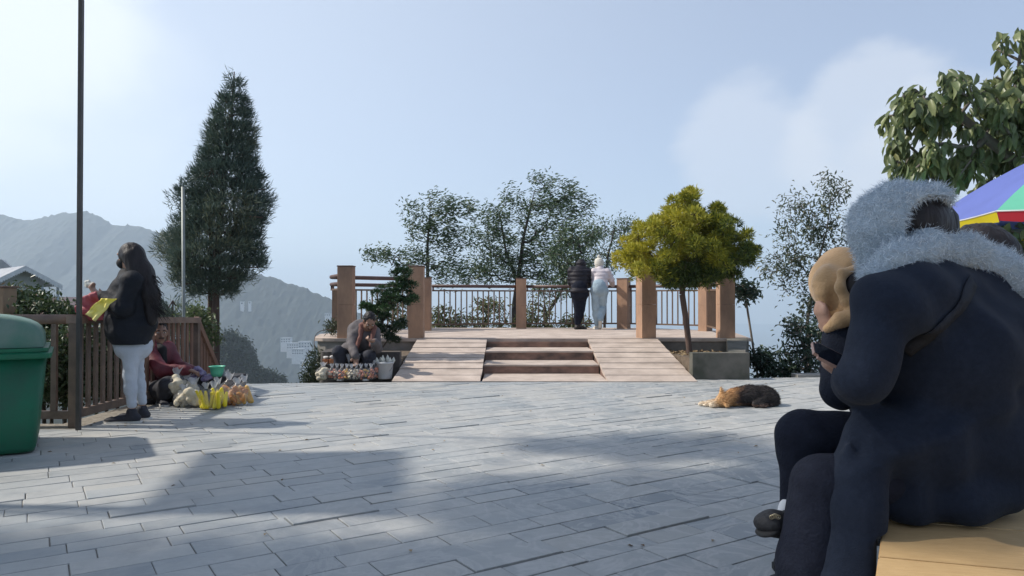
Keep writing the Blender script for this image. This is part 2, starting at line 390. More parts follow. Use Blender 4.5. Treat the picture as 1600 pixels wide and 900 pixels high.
def terrain():
    g = np.concatenate([-np.geomspace(12, 9000, 90)[::-1], np.linspace(-11.5, 11.5, 60), np.geomspace(12, 9000, 90)])
    gy = np.concatenate([-np.geomspace(15, 3000, 30)[::-1], np.linspace(-14.5, 20, 80), np.geomspace(20.5, 12000, 120)])
    X, Y = np.meshgrid(g, gy, indexing='ij'); Z = terrain_h(X, Y)
    V = np.stack([X, Y, Z], -1).reshape(-1, 3); n, m = len(g), len(gy); i = np.arange(n - 1)[:, None] * m + np.arange(m - 1)[None]
    Q = np.stack([i, i + m, i + m + 1, i + 1], -1).reshape(-1, 4)
    o = link('ground_terrain', np_mesh('ground_terrain', V, [Q]), mat('terrain', (0.035, 0.05, 0.025), 0.9, (0.07, 0.07, 0.045), 0.3, 0.6, 2.0), None, True)
    struct(o)
terrain()
forest = mat('far_forest', (0.011, 0.021, 0.019), 0.9, (0.020, 0.030, 0.024), 0.012, 0.4, 0.15)
def hill(name, ridge, d, dz_slope, amp, cell, seed, back=400, x_ext=(0, 0), nx=420, ns=150, depth=700):
    """ridge: photo (px,py) along the skyline at distance d; slope falls towards the viewer"""
    pw = [W(px, py, d) for px, py in ridge]; xs = np.array([p.x for p in pw]); zs = np.array([p.z for p in pw])
    x = np.linspace(xs.min() - x_ext[0], xs.max() + x_ext[1], nx); zr = np.interp(x, xs, zs)
    s = np.concatenate([-np.linspace(back, 0, 12)[:-1], np.linspace(0, depth, ns)])
    X, S = np.meshgrid(x, s, indexing='ij'); Y = d - S
    base = zr[:, None] - np.where(S > 0, S * dz_slope, -S * 0.7)
    gull = nz(X, Y, 260, seed, 3) * np.clip(S / 150, 0, 1) * 7
    # tree crowns: rounded bumps
    b = np.abs(nz(X, Y, cell, seed + 5, 2)); bump = (1 - b) ** 1.5
    b2 = nz(X, Y, cell * 3, seed + 8, 2)
    Z = base + gull + amp * (bump - 0.5) + amp * 0.25 * b2
    V = np.stack([X, Y, Z], -1).reshape(-1, 3); m = len(s); i = np.arange(nx - 1)[:, None] * m + np.arange(m - 1)[None]
    Q = np.stack([i, i + 1, i + m + 1, i + m], -1).reshape(-1, 4)
    struct(link(name, np_mesh(name, V, [Q]), forest, None, True))
hill('hills', [(-700, 420), (-300, 350), (-120, 338), (0, 336), (30, 344), (50, 345), (90, 335), (135, 331), (160, 341), (180, 354), (200, 352), (240, 361), (270, 378), (330, 395), (400, 440), (480, 500), (560, 580), (700, 700)], 2300, 0.62, 9, 22, 11, nx=900, ns=150, depth=1100)
hill('hills', [(200, 560), (260, 500), (310, 440), (345, 424), (385, 426), (400, 427), (430, 436), (460, 447), (480, 452), (500, 462), (523, 470), (580, 500), (650, 540), (730, 600), (800, 660)], 1500, 0.60, 6, 14, 21, nx=800, ns=150, depth=900)
def haze():
    mb = MB().box(-6500, 6500, -1600, 9500, -520, 340)
    m = bpy.data.materials.new('haze'); m.use_nodes = True; t = m.node_tree; t.nodes.clear()
    v = t.nodes.new('ShaderNodeVolumePrincipled'); v.inputs['Color'].default_value = (0.72, 0.86, 1.0, 1); v.inputs['Density'].default_value = HAZE
    v.inputs['Anisotropy'].default_value = 0.25; o = t.nodes.new('ShaderNodeOutputMaterial'); t.links.new(v.outputs[0], o.inputs['Volume'])
    ob = mb.obj('haze', m); struct(ob, 'stuff')
HAZE = 0.00028
haze()
# ------------------------------------------------------------------ slate paving
slate = None
def clip(poly, a, b, c):
    """keep the side a*x+b*y<=c"""
    out = []
    for i in range(len(poly)):
        p, q = poly[i], poly[(i + 1) % len(poly)]; dp = a * p[0] + b * p[1] - c; dq = a * q[0] + b * q[1] - c
        if dp <= 0: out.append(p)
        if dp * dq < 0: t = dp / (dp - dq); out.append((p[0] + (q[0] - p[0]) * t, p[1] + (q[1] - p[1]) * t))
    return out
def paving():
    r = random.Random(5); mb = MB(); th = R(33); cu, su = math.cos(th), math.sin(th)
    def lines(y0):  # region tests
        return y0
    regs = [[(-1, 0, 3.64), (1, 0, 9.5), (0, -1, 4.0), (-0.1, 1.0, 9.66)], [(-1, 0, 8.5), (1, 0, -3.64), (0, -1, 4.0), (0, 1, 6.12)]]
    v = -12.0
    while v < 16:
        hgt = r.choice((0.145, 0.16, 0.17, 0.185)); u = -12 + r.uniform(0, 0.6)
        while u < 20:
            ln = r.uniform(0.24, 0.54); g = r.uniform(0.001, 0.0035); g2 = r.uniform(0.0008, 0.003) if r.random() < .86 else 0.009
            cor = [(u + g, v + g2), (u + ln - g, v + g2 + r.uniform(-.003, .003)), (u + ln - g, v + hgt - g2), (u + g, v + hgt - g2 + r.uniform(-.003, .003))]
            pw = [(cu * a - su * b, su * a + cu * b) for a, b in cor]
            zt = r.gauss(0, 0.0012) + (0.007 if r.random() < 0.04 else 0); ta, tb = r.gauss(0, 0.0035), r.gauss(0, 0.0035)
            mb.ct = r.random(); cx = sum(p[0] for p in pw) / 4; cy = sum(p[1] for p in pw) / 4
            if -9 < cx < 10 and -4.6 < cy < 11.2:
                for rg in regs:
                    q = pw
                    for (a, b, c) in rg:
                        if len(q) >= 3: q = clip(q, a, b, c)
                    if len(q) < 3: continue
                    ar = abs(sum(q[i][0] * q[(i + 1) % len(q)][1] - q[(i + 1) % len(q)][0] * q[i][1] for i in range(len(q)))) / 2
                    if ar < 0.002: continue
                    mx = sum(p[0] for p in q) / len(q); my = sum(p[1] for p in q) / len(q); n = len(q)
                    e = 0.0028
                    top = []; bot = []; low = []
                    for p in q:
                        dx, dy = p[0] - mx, p[1] - my; L_ = math.hypot(dx, dy) + 1e-6; z = zt + dx * ta + dy * tb
                        top.append((p[0] - dx / L_ * e * 1.4, p[1] - dy / L_ * e * 1.4, z)); bot.append((p[0], p[1], z - e * r.uniform(.4, 1.2))); low.append((p[0], p[1], -0.05))
                    mb.add(top + bot + low, [tuple(range(n))] + [(n + i, n + (i + 1) % n, (i + 1) % n, i) for i in range(n)] + [(2 * n + i, 2 * n + (i + 1) % n, n + (i + 1) % n, n + i) for i in range(n)])
            u += ln
        v += hgt
    m = bpy.data.materials.new('slate_paving'); m.use_nodes = True; t = m.node_tree; N = t.nodes; L = t.links; b = N['Principled BSDF']
    at = N.new('ShaderNodeAttribute'); at.attribute_name = 'tint'; rp = N.new('ShaderNodeValToRGB'); e = rp.color_ramp.elements
    e[0].position = 0; e[0].color = (0.22, 0.245, 0.26, 1); e[1].position = 1; e[1].color = (0.39, 0.40, 0.39, 1)
    for p_, c_ in ((.25, (0.29, 0.315, 0.325)), (.5, (0.31, 0.33, 0.335)), (.75, (0.34, 0.355, 0.355)), (.92, (0.36, 0.36, 0.34))): q = e.new(p_); q.color = c_ + (1,)
    L.new(at.outputs['Fac'], rp.inputs[0]); tc_ = N.new('ShaderNodeTexCoord')
    def noise(sc, det, vec=None, dist=0.0):
        n = N.new('ShaderNodeTexNoise'); n.inputs['Scale'].default_value = sc; n.inputs['Detail'].default_value = det; n.inputs['Roughness'].default_value = 0.62; n.inputs['Distortion'].default_value = dist
        L.new(vec or tc_.outputs['Object'], n.inputs['Vector']); return n
    def rng_(src, a, b_, c=0, d=1):
        r_ = N.new('ShaderNodeMapRange'); r_.inputs[1].default_value = a; r_.inputs[2].default_value = b_; r_.inputs[3].default_value = c; r_.inputs[4].default_value = d; L.new(src, r_.inputs[0]); return r_.outputs[0]
    def mx(f, a, b_, mode='MIX'):
        q = N.new('ShaderNodeMix'); q.data_type = 'RGBA'; q.blend_type = mode
        if hasattr(f, 'links') or hasattr(f, 'is_linked'): L.new(f, q.inputs['Factor'])
        else: q.inputs['Factor'].default_value = f
        L.new(a, q.inputs['A'])
        if isinstance(b_, tuple): q.inputs['B'].default_value = b_ + (1,)
        else: L.new(b_, q.inputs['B'])
        return q.outputs['Result']
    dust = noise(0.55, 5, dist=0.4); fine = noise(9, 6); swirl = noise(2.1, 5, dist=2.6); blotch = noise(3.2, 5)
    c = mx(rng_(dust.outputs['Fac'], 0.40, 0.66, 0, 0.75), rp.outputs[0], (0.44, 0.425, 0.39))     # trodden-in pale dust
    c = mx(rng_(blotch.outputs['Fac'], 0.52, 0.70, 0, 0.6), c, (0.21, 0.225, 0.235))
    # chalky wiped mortar, strongest on the right-hand half of the yard
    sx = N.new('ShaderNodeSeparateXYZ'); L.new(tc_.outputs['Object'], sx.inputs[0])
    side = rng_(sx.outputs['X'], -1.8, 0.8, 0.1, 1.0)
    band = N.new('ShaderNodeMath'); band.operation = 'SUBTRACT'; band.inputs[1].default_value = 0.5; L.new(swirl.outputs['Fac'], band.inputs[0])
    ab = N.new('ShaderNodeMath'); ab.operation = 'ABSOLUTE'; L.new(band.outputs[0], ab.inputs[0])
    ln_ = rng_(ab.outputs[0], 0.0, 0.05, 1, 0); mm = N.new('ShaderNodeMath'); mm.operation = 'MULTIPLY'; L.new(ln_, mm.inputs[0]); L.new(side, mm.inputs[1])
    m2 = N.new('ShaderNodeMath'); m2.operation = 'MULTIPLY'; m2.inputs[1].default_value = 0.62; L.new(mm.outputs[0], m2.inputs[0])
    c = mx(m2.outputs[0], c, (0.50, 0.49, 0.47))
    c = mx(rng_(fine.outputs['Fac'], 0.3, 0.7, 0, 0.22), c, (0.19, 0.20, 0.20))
    L.new(c, b.inputs['Base Color'])
    L.new(rng_(blotch.outputs['Fac'], 0.35, 0.7, 0.62, 0.42), b.inputs['Roughness']); b.inputs['Specular IOR Level'].default_value = 0.45
    bp = N.new('ShaderNodeBump'); bp.inputs['Strength'].default_value = 0.55; bp.inputs['Distance'].default_value = 0.006; nb = noise(14, 7)
    L.new(nb.outputs['Fac'], bp.inputs['Height']); L.new(bp.outputs[0], b.inputs['Normal'])
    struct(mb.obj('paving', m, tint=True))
    jm = mat('joint_dirt', (0.12, 0.115, 0.105), 0.95, (0.22, 0.21, 0.19), 5, 0.5, 60)
    struct(MB().prism([(-8.5, -4), (9.5, -4), (9.5, 10.6), (-3.64, 9.29), (-3.64, 6.12), (-8.5, 6.12)], -0.6, -0.0065).obj('paving_bed', jm))
    km = mat('kerb_concrete', (0.16, 0.155, 0.145), 0.9, (0.27, 0.26, 0.24), 4, 0.6, 50)
    # kerb on the right-hand rim and rough strip under the fence
    struct(MB().prism([(3.9, 10.05), (9.5, 10.61), (9.5, 10.85), (3.9, 10.3)], -0.9, 0.035).obj('kerb', km))
    struct(MB().prism([(-3.9, 6.12), (-3.64, 6.12), (-3.64, 9.2), (-3.9, 9.2)], -0.9, -0.006).obj('fence_footing', mat('gravelly_dirt', (0.16, 0.14, 0.11), 0.95, (0.3, 0.27, 0.22), 22, 1.0, 90)))
    struct(MB().prism([(-9, 6.12), (-3.9, 6.12), (-3.9, 6.42), (-9, 6.42)], -0.9, -0.008).obj('fence_footing', _M['gravelly_dirt']))
paving()
# ------------------------------------------------------------------ viewing platform, steps, ramps, planters
HP = 0.42
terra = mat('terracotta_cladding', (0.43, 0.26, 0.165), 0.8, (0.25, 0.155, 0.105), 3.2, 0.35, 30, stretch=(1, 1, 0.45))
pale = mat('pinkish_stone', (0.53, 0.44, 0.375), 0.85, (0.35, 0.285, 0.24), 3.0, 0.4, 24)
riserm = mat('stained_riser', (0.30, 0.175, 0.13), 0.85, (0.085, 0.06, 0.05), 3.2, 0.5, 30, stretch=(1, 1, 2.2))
concr = mat('mossy_concrete', (0.155, 0.14, 0.12), 0.9, (0.065, 0.068, 0.052), 3.4, 0.7, 30)
rail_m = mat('brown_painted_steel', (0.115, 0.060, 0.048), 0.5, (0.075, 0.042, 0.035), 8, 0.2, 60)
pick_m = mat('olive_brown_steel', (0.16, 0.10, 0.062), 0.5, (0.105, 0.065, 0.045), 8, 0.2, 60)
soil = mat('soil', (0.085, 0.06, 0.04), 0.95, (0.17, 0.13, 0.09), 14, 1.0, 60)
plat = thing('viewing_platform', (0.4, 12.1, 0), 'raised stone viewing platform with pinkish paved top beyond the slate yard', 'platform')
deck = [(-3.3, 12.5), (-3.24, 12.3), (-3.08, 12.16), (-2.9, 12.13), (3.9, 12.13), (4.35, 14.8), (2.85, 16.3), (-2.0, 16.3), (-3.5, 13.6)]
MB().prism(deck, -1.5, HP - 0.052).obj('base_wall', mat('weathered_light_concrete', (0.27, 0.25, 0.225), 0.9, (0.13, 0.12, 0.105), 2.2, 0.6, 30), plat)
deck2 = [(-3.35, 12.48), (-3.28, 12.26), (-3.12, 12.13), (-2.92, 12.09), (3.93, 12.09), (4.38, 14.8), (2.87, 16.34), (-2.02, 16.34), (-3.54, 13.6)]
MB().prism(deck2, HP - 0.05, HP).obj('deck_paving', pale, plat)
# steps
st = thing('stone_steps', (0.4, 10.5, 0), 'flight of three wide stained stone steps between two ramps', 'steps')
x0, x1 = -0.405, 1.235
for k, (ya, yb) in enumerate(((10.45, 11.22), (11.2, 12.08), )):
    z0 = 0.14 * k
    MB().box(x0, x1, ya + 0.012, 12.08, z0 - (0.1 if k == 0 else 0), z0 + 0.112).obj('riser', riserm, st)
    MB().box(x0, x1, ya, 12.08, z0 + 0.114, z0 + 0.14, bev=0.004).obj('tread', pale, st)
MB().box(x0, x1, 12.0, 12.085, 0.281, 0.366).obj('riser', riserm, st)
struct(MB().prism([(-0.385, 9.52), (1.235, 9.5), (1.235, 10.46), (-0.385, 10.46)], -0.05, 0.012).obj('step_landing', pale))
# ramps built of long stepped boards of stone
def ramp(xl, xr, label):
    r_ = thing('access_ramp', ((xl + xr) / 2, 10.8, 0), label, 'ramp', 'ramps flanking the steps')
    y0, y1 = 9.5, 12.12; n = 8; rd = random.Random(int(xl * 10))
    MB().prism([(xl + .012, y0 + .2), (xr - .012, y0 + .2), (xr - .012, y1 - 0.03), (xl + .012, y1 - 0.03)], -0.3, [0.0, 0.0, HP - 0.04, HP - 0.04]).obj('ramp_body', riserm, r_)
    for i in range(n):
        a = i / n; b = (i + 1) / n; ya = y0 + (y1 - y0) * a; yb = y0 + (y1 - y0) * b - 0.006
        za = 0.012 + (HP - 0.012) * a; zb = 0.012 + (HP - 0.012) * b; lift = 0.008
        d = rd.uniform(-.004, .004); e = rd.uniform(-.006, .006)
        mb = MB(); mb.ct = rd.random()
        mb.prism([(xl, ya), (xr, ya), (xr + e, yb), (xl + e, yb)], [za - 0.045] * 2 + [zb - 0.045] * 2, [za + d, za + d, zb - lift, zb - lift]); mb.obj('slab', pale, r_)
ramp(-1.55, -0.41, 'left ramp of pale stone slabs with a tree shadow on it')
ramp(1.24, 2.39, 'right ramp of pale stone slabs beside the yellow green tree')
# planters
pr = thing('concrete_planter', (2.7, 9.8, 0), 'low mossy concrete planter holding the yellow green tree', 'planter', 'concrete planters beside the ramps')
MB().prism([(2.402, 9.8), (3.16, 9.8), (3.16, 9.98), (2.402, 9.98)], -0.9, 0.352).obj('front_wall', concr, pr)
MB().prism([(2.93, 9.982), (3.16, 9.982), (3.86, 12.08), (3.52, 12.08)], -0.9, [0.352, 0.352, 0.425, 0.425]).obj('side_wall', concr, pr)
MB().prism([(2.42, 9.985), (2.92, 9.985), (3.5, 12.08), (2.42, 12.08)], -0.3, [0.27, 0.26, 0.2, 0.2]).obj('soil', soil, pr)
lm = ctint('dry_leaf_litter', [(0, (0.13, 0.08, 0.04)), (1, (0.36, 0.27, 0.15))], rough=0.9)
rr = np.random.default_rng(3); C = np.stack([rr.uniform(2.45, 3.4, 420), rr.uniform(10.05, 11.9, 420), np.full(420, .26)], 1)
C = C[C[:, 0] < 2.85 + (C[:, 1] - 10) * 0.28]; C[:, 2] = 0.29 - (C[:, 1] - 10) * 0.035
V, Fa, k = leaf_arrays(C, rr.normal(size=C.shape) * [1, 1, .25], 0.06, 0.035, r=rr)
link('leaf_litter', np_mesh('leaf_litter', V, [Fa], np.repeat(rr.uniform(0, 1, len(C)), k)), lm, pr)
pl = thing('concrete_planter', (-2.4, 9.9, 0), 'low concrete planter with rounded corner holding the leaning dark bush', 'planter', 'concrete planters beside the ramps')
arc = [(-2.52 - 0.2 * math.sin(a), 10.5 - 0.2 * math.cos(a)) for a in np.linspace(0, math.pi / 2, 6)]
pts = [Vector((-1.57, 10.3))] + [Vector(q) for q in arc] + [Vector((-2.74, 12.06))]
for k, (a, b) in enumerate(zip(pts[:-1], pts[1:])):
    t = (b - a).normalized(); nn = Vector((t.y, -t.x)); nn = -nn if nn.dot(Vector((-2.1, 11.3)) - a) < 0 else nn
    q = [a, b, b + nn * .17, a + nn * .17]; ar = sum(q[i].x * q[(i + 1) % 4].y - q[(i + 1) % 4].x * q[i].y for i in range(4)); q = q[::-1] if ar < 0 else q
    MB().prism([(p.x, p.y) for p in q], -0.9, 0.33 - .001 * k).obj('wall', mat('dark_concrete', (0.10, 0.085, 0.075), 0.9, (0.055, 0.048, 0.045), 2.2, 0.6, 30), pl)  # darker concrete than the right-hand planter
MB().prism([(-1.57, 10.48), (-1.57, 12.08), (-2.57, 12.08), (-2.57, 10.6)][::1], -0.3, 0.22).obj('soil', soil, pl)
# pillars
def pillar(x, y, z1, w, rot, label, dk=None):
    p = thing('railing_pillar', (x, y, HP), label, 'pillar', 'terracotta clad pillars of the platform railing')
    h = z1 - HP
    MB().box(x - w / 2, x + w / 2, y - w / 2, y + w / 2, HP - 0.02, HP + h * 0.47, rot, 0.004).obj('lower_block', terra, p)
    MB().box(x - w / 2, x + w / 2, y - w / 2, y + w / 2, HP + h * 0.47 + 0.0015, z1, rot, 0.004).obj('upper_block', terra, p)
    MB().box(x - w * .53, x + w * .53, y - w * .53, y + w * .53, z1 + 0.002, z1 + 0.022, rot, 0.004).obj('cap', mat('pillar_cap', (0.22, 0.13, 0.10), 0.8, (0.13, 0.09, 0.07)), p)
    if z1 < 1.45: pass
PIL = [(-2.76, 12.26, 1.6, .247, 0, 'outermost left front pillar behind the crouching vendor'), (-1.59, 12.26, 1.6, .245, 0, 'tall front pillar standing over the left ramp beside the dark bush'),
       (2.23, 12.26, 1.6, .25, R(14), 'tall front pillar at the top of the right ramp under the yellow green crown'), (3.56, 12.28, 1.6, .25, 0, 'outermost right front pillar at the corner of the planter'),
       (-1.78, 15.0, 1.48, .26, 0, 'shorter back pillar half hidden behind the front pillar near the bush'), (0.2, 15.95, 1.49, .22, 0, 'shorter back pillar in the middle of the long railing'),
       (2.42, 15.95, 1.49, .235, R(-28), 'shorter back pillar just right of the person in white'), (3.87, 14.75, 1.49, .2, R(40), 'shorter back pillar seen behind the thin tree trunk')]
for q in PIL: pillar(*q)
# railings
def railing(a, b, label, top=1.33, extra=False, dx=0.122, z_lo=0.53, z_hi=1.235, bow=0.0, endround=False):
    a = Vector((a[0], a[1], 0)); b = Vector((b[0], b[1], 0)); L = (b - a).length; t = (b - a) / L; n = Vector((-t.y, t.x, 0))
    r_ = thing('steel_railing', ((a.x + b.x) / 2, (a.y + b.y) / 2, HP), label, 'railing', 'brown steel railings round the platform')
    def at(s, z): return a + t * s + n * (bow * 4 * (s / L) * (1 - s / L)) + Vector((0, 0, z))
    K = 10 if bow else 1
    MB().tube([at(L * i / K, top) for i in range(K + 1)], 0.034, 12).obj('handrail', rail_m, r_, True)
    if extra: MB().tube([at(L * i / K, top + 0.135) for i in range(K + 1)], 0.038, 12).obj('handrail', rail_m, r_, True)
    for z, nm in ((z_hi, 'upper_bar'), (z_lo, 'lower_bar')):
        mb = MB()
        for i in range(K): mb.beam(at(L * i / K, z), at(L * (i + 1) / K, z), 0.03, 0.032)
        mb.obj(nm, pick_m, r_)
    k = int(L / dx); off = (L - k * dx) / 2
    for i in range(k + 1):
        s = off + i * dx
        if s < 0.03 or s > L - 0.03: continue
        MB().beam(at(s, z_lo - 0.012), at(s, z_hi), 0.022, 0.022, (t.x, t.y, 0)).obj('baluster', pick_m, r_)
    for s in (0.02, L - 0.02):
        MB().beam(at(s, z_hi), at(s, top), 0.03, 0.03, (t.x, t.y, 0)).obj('rail_stub', rail_m, r_)
railing((-1.66, 15.3), (0.09, 15.95), 'long back railing left of the middle pillar with trees behind it')
railing((0.31, 15.95), (2.3, 15.95), 'back railing that the two standing people lean on')
railing((2.55, 15.9), (3.82, 14.85), 'angled back railing right of the person in white')
railing((3.88, 14.62), (3.6, 12.42), 'right side railing between the planter tree and the valley', extra=True)
railing((-3.3, 13.5), (-1.9, 14.95), 'left angled railing with two round handrails behind the dark bush', extra=True, bow=-0.0)
railing((-2.86, 12.4), (-3.3, 13.45), 'short left side railing curving out behind the outermost left pillar', extra=True)
# ------------------------------------------------------------------ steel fence at the left, pole, poles behind
fm = mat('brown_fence_steel', (0.17, 0.115, 0.085), 0.55, (0.10, 0.07, 0.055), 9, 0.3, 50)
fr = mat('rusty_red_slats', (0.22, 0.115, 0.075), 0.6, (0.15, 0.085, 0.06), 9, 0.3, 50)
fn = thing('picket_fence', (-3.7, 7.4, 0), 'brown steel picket fence running along the yard behind the woman and red jacket vendor', 'fence')
MB().beam((-3.70, 6.2, .905), (-3.70, 8.64, .825), .11, .065).obj('top_rail', mat('worn_rail', (0.24, 0.165, 0.12), 0.5, (0.15, 0.10, 0.08), 7, 0.2, 50), fn)
MB().box(-3.72, -3.67, 6.2, 8.62, 0.07, 0.14).obj('bottom_rail', fm, fn)
k = 0; y = 6.32
while y < 8.6:
    MB().beam((-3.70, y, 0.14), (-3.70, y, 0.875 - (y - 6.2) * .033), 0.02, 0.05, (0, 1, 0)).obj('picket', fm if y < 7.4 else fr, fn); y += 0.115
for y in (6.23, 8.62): MB().box(-3.73, -3.66, y - .035, y + .035, -0.1, 0.87 if y < 7 else .79).obj('post', fm, fn)
sr = thing('stair_railing', (-3.74, 9.0, -0.3), 'sloping red brown slatted stair railing going down at the end of the fence', 'fence')
MB().beam((-3.72, 8.66, 0.84), (-3.73, 9.4, 0.10), 0.06, 0.07).obj('sloping_rail', fr, sr)
y = 8.75
while y < 9.4:
    f_ = (y - 8.66) / 0.80; MB().beam((-3.73, y, -0.9), (-3.73, y, 0.80 - 0.80 * f_), 0.02, 0.05, (0, 1, 0)).obj('picket', fr, sr); y += 0.085
fa = thing('picket_fence', (-5.2, 6.28, 0), 'widely spaced steel fence section behind the green bin', 'fence')
MB().tube([(-3.66, 6.28, 0.905), (-9.0, 6.28, 0.905)], 0.042, 12).obj('top_rail', _M['worn_rail'], fa, True)
MB().box(-9.0, -3.76, 6.255, 6.305, 0.06, 0.125).obj('bottom_rail', fm, fa)
x = -3.9
while x > -8.6:
    MB().beam((x, 6.28, 0.1), (x, 6.28, 0.89), 0.045, 0.03, (0, 1, 0)).obj('picket', fm, fa); x -= 0.235
tp = thing('square_post', (-5.72, 7.95, 0), 'square tan pillar at the left edge behind the green bin', 'pillar')
c_ = W(3, 447, 7.95)
MB().box(c_.x - .14, c_.x + .085, 7.85, 8.07, -0.6, c_.z - .02, 0, 0.01).obj('shaft', mat('tan_paint', (0.33, 0.22, 0.14), 0.8, (0.24, 0.17, 0.11)), tp)
MB().box(c_.x - .155, c_.x + .10, 7.835, 8.085, c_.z - .018, c_.z, 0, 0.004).obj('cap', mat('pillar_cap', (0.22, 0.13, 0.10)), tp)
po = thing('steel_pole', (-3.6, 6.1, 0), 'tall thin brown grey steel pole rising out of view beside the woman', 'pole')
a = W(122.5, 668, 6.08); a.z = -0.02; b = W(127, 0, 6.0); c = a + (b - a) * 1.35
MB().beam(a, b * 1.0, 0.032, 0.032, (0, 1, 0)).obj('lower_pole', mat('weathered_steel', (0.075, 0.065, 0.06), 0.5, (0.045, 0.042, 0.042), 6, 0.3, 40), po)
MB().beam(b, c, 0.03, 0.03, (0, 1, 0)).obj('upper_pole', _M['weathered_steel'], po)
p2 = W(286, 292, 10.5); p3 = W(289, 600, 10.5)
gp = thing('metal_pole', (p3.x, 10.5, -1.5), 'pale grey metal pole in front of the tall conifer', 'pole')
MB().tube([(p3.x, 10.5, -1.5), (p2.x, 10.5, p2.z)], 0.024, 10).obj('shaft', mat('galvanised', (0.24, 0.26, 0.25), 0.5, (0.18, 0.20, 0.19), metal=0.3), gp, True)

# ------------------------------------------------------------------ green bin
bn = thing('wheeled_bin', (-3.9, 5.5, 0), 'large green plastic rubbish bin with domed faded lid beside the fence', 'bin')
gm = mat('green_plastic', (0.006, 0.125, 0.062), 0.5, (0.02, 0.085, 0.052), 4, 0.25, 60, spec=0.3)
gl = mat('faded_green_plastic', (0.055, 0.16, 0.115), 0.55, (0.13, 0.20, 0.165), 4, 0.2, 50)
xr, xl = -3.37, -4.55; yf, yb = 5.16, 5.95
mb = MB(); bm = bmesh.new()
def rrect(x0, x1, y0, y1, r, n=5):
    o = []
    for cx, cy, a0 in ((x1 - r, y0 + r, -90), (x1 - r, y1 - r, 0), (x0 + r, y1 - r, 90), (x0 + r, y0 + r, 180)):
        for i in range(n + 1): a = R(a0 + 90 * i / n); o.append((cx + r * math.cos(a), cy + r * math.sin(a)))
    return o
def loft(mb, rings, cap_lo=True, cap_hi=True):
    n = len(rings[0]); vs_ = [p for r_ in rings for p in r_]; fs = []
    for i in range(len(rings) - 1):
        for k in range(n): fs.append((i * n + k, i * n + (k + 1) % n, (i + 1) * n + (k + 1) % n, (i + 1) * n + k))
    if cap_lo: fs.append(tuple(range(n))[::-1])
    if cap_hi: fs.append(tuple((len(rings) - 1) * n + k for k in range(n)))
    return mb.add(vs_, fs)
def ring(x0, x1, y0, y1, z, r=0.07): return [(a, b, z) for a, b in rrect(x0, x1, y0, y1, r)]
loft(mb, [ring(xl + .04, xr - .06, yf + .03, yb - .03, 0.015), ring(xl + .03, xr - .05, yf + .02, yb - .02, 0.05), ring(xl, xr + 0.0, yf - .0, yb, 0.68)])
mb.obj('bin_body', gm, bn, True).data.polygons.foreach_set('use_smooth', [True] * 0 or [True] * len(mb.f))
mb = MB(); loft(mb, [ring(xl - .03, xr + .035, yf - .035, yb + .03, 0.665, .08), ring(xl - .035, xr + .04, yf - .04, yb + .035, 0.675, .08), ring(xl - .035, xr + .04, yf - .04, yb + .035, 0.70, .08), ring(xl - .01, xr + .015, yf - .015, yb + .01, 0.712, .08)]); mb.obj('rim', gm, bn)
mb = MB(); loft(mb, [ring(xl - .02, xr + .02, yf - .02, yb + .02, 0.714), ring(xl - .02, xr + .02, yf - .02, yb + .02, 0.738)]); mb.obj('lid_flange', gm, bn)
mb = MB(); N_ = 18; rings = []
for i in range(N_ + 1):      # domed lid: arch across x, run along y
    a = math.pi * i / N_; cx = (xl + xr) / 2; hw = (xr - xl) / 2 - 0.01
    X = cx + hw * math.copysign(abs(math.cos(a)) ** 0.75, math.cos(a)); Z = 0.742 + 0.235 * (math.sin(a) ** 0.6)
    rings.append((X, Z))
vs_ = []; 
ys = [yf + .01, yf + .03, yb - .03, yb - .01]
for j, yy in enumerate(ys):
    s_ = 0.93 if j in (0, 3) else 1
    for X, Z in rings: vs_.append((cx + (X - cx) * s_, yy, 0.742 + (Z - 0.742) * s_))
fs = []; m_ = N_ + 1
for j in range(3):
    for i in range(N_): fs.append((j * m_ + i, j * m_ + i + 1, (j + 1) * m_ + i + 1, (j + 1) * m_ + i))
fs.append(tuple(range(m_))); fs.append(tuple(3 * m_ + i for i in range(m_))[::-1])
mb.add(vs_, fs); ld = mb.obj('lid', gl, bn, True)
bmx = bmesh.new(); bmx.from_mesh(ld.data); bmesh.ops.recalc_face_normals(bmx, faces=bmx.faces); bmx.to_mesh(ld.data); bmx.free()
for xx in (xl + .15, xr - .15): MB().tube([(xx - .03, yb - .05, 0.06), (xx + .03, yb - .05, 0.06)], 0.06, 16).obj('wheel', mat('black_rubber', (0.02, 0.02, 0.02), 0.8), bn)
Mb = Matrix.Translation((-3.27, 5.16, 0)) @ Matrix.Rotation(R(31), 4, 'Z') @ Matrix.Translation((-xr, -yf, 0))
for ch_ in bn.children: ch_.data.transform(Mb)
# ------------------------------------------------------------------ wooden bench (a broad slatted deck to sit on)
be = thing('wooden_bench', (1.6, 2.3, 0), 'broad golden wooden plank bench the seated women sit on', 'bench')
wood = ctint('golden_wood', [(0, (0.50, 0.34, 0.165)), (0.5, (0.59, 0.42, 0.22)), (1, (0.54, 0.375, 0.19))], rough=0.45, c2=(0.36, 0.22, 0.10), ns=5, bump=0.25, bs=12, stretch=(3.0, 26, 3.0), spec=0.5)
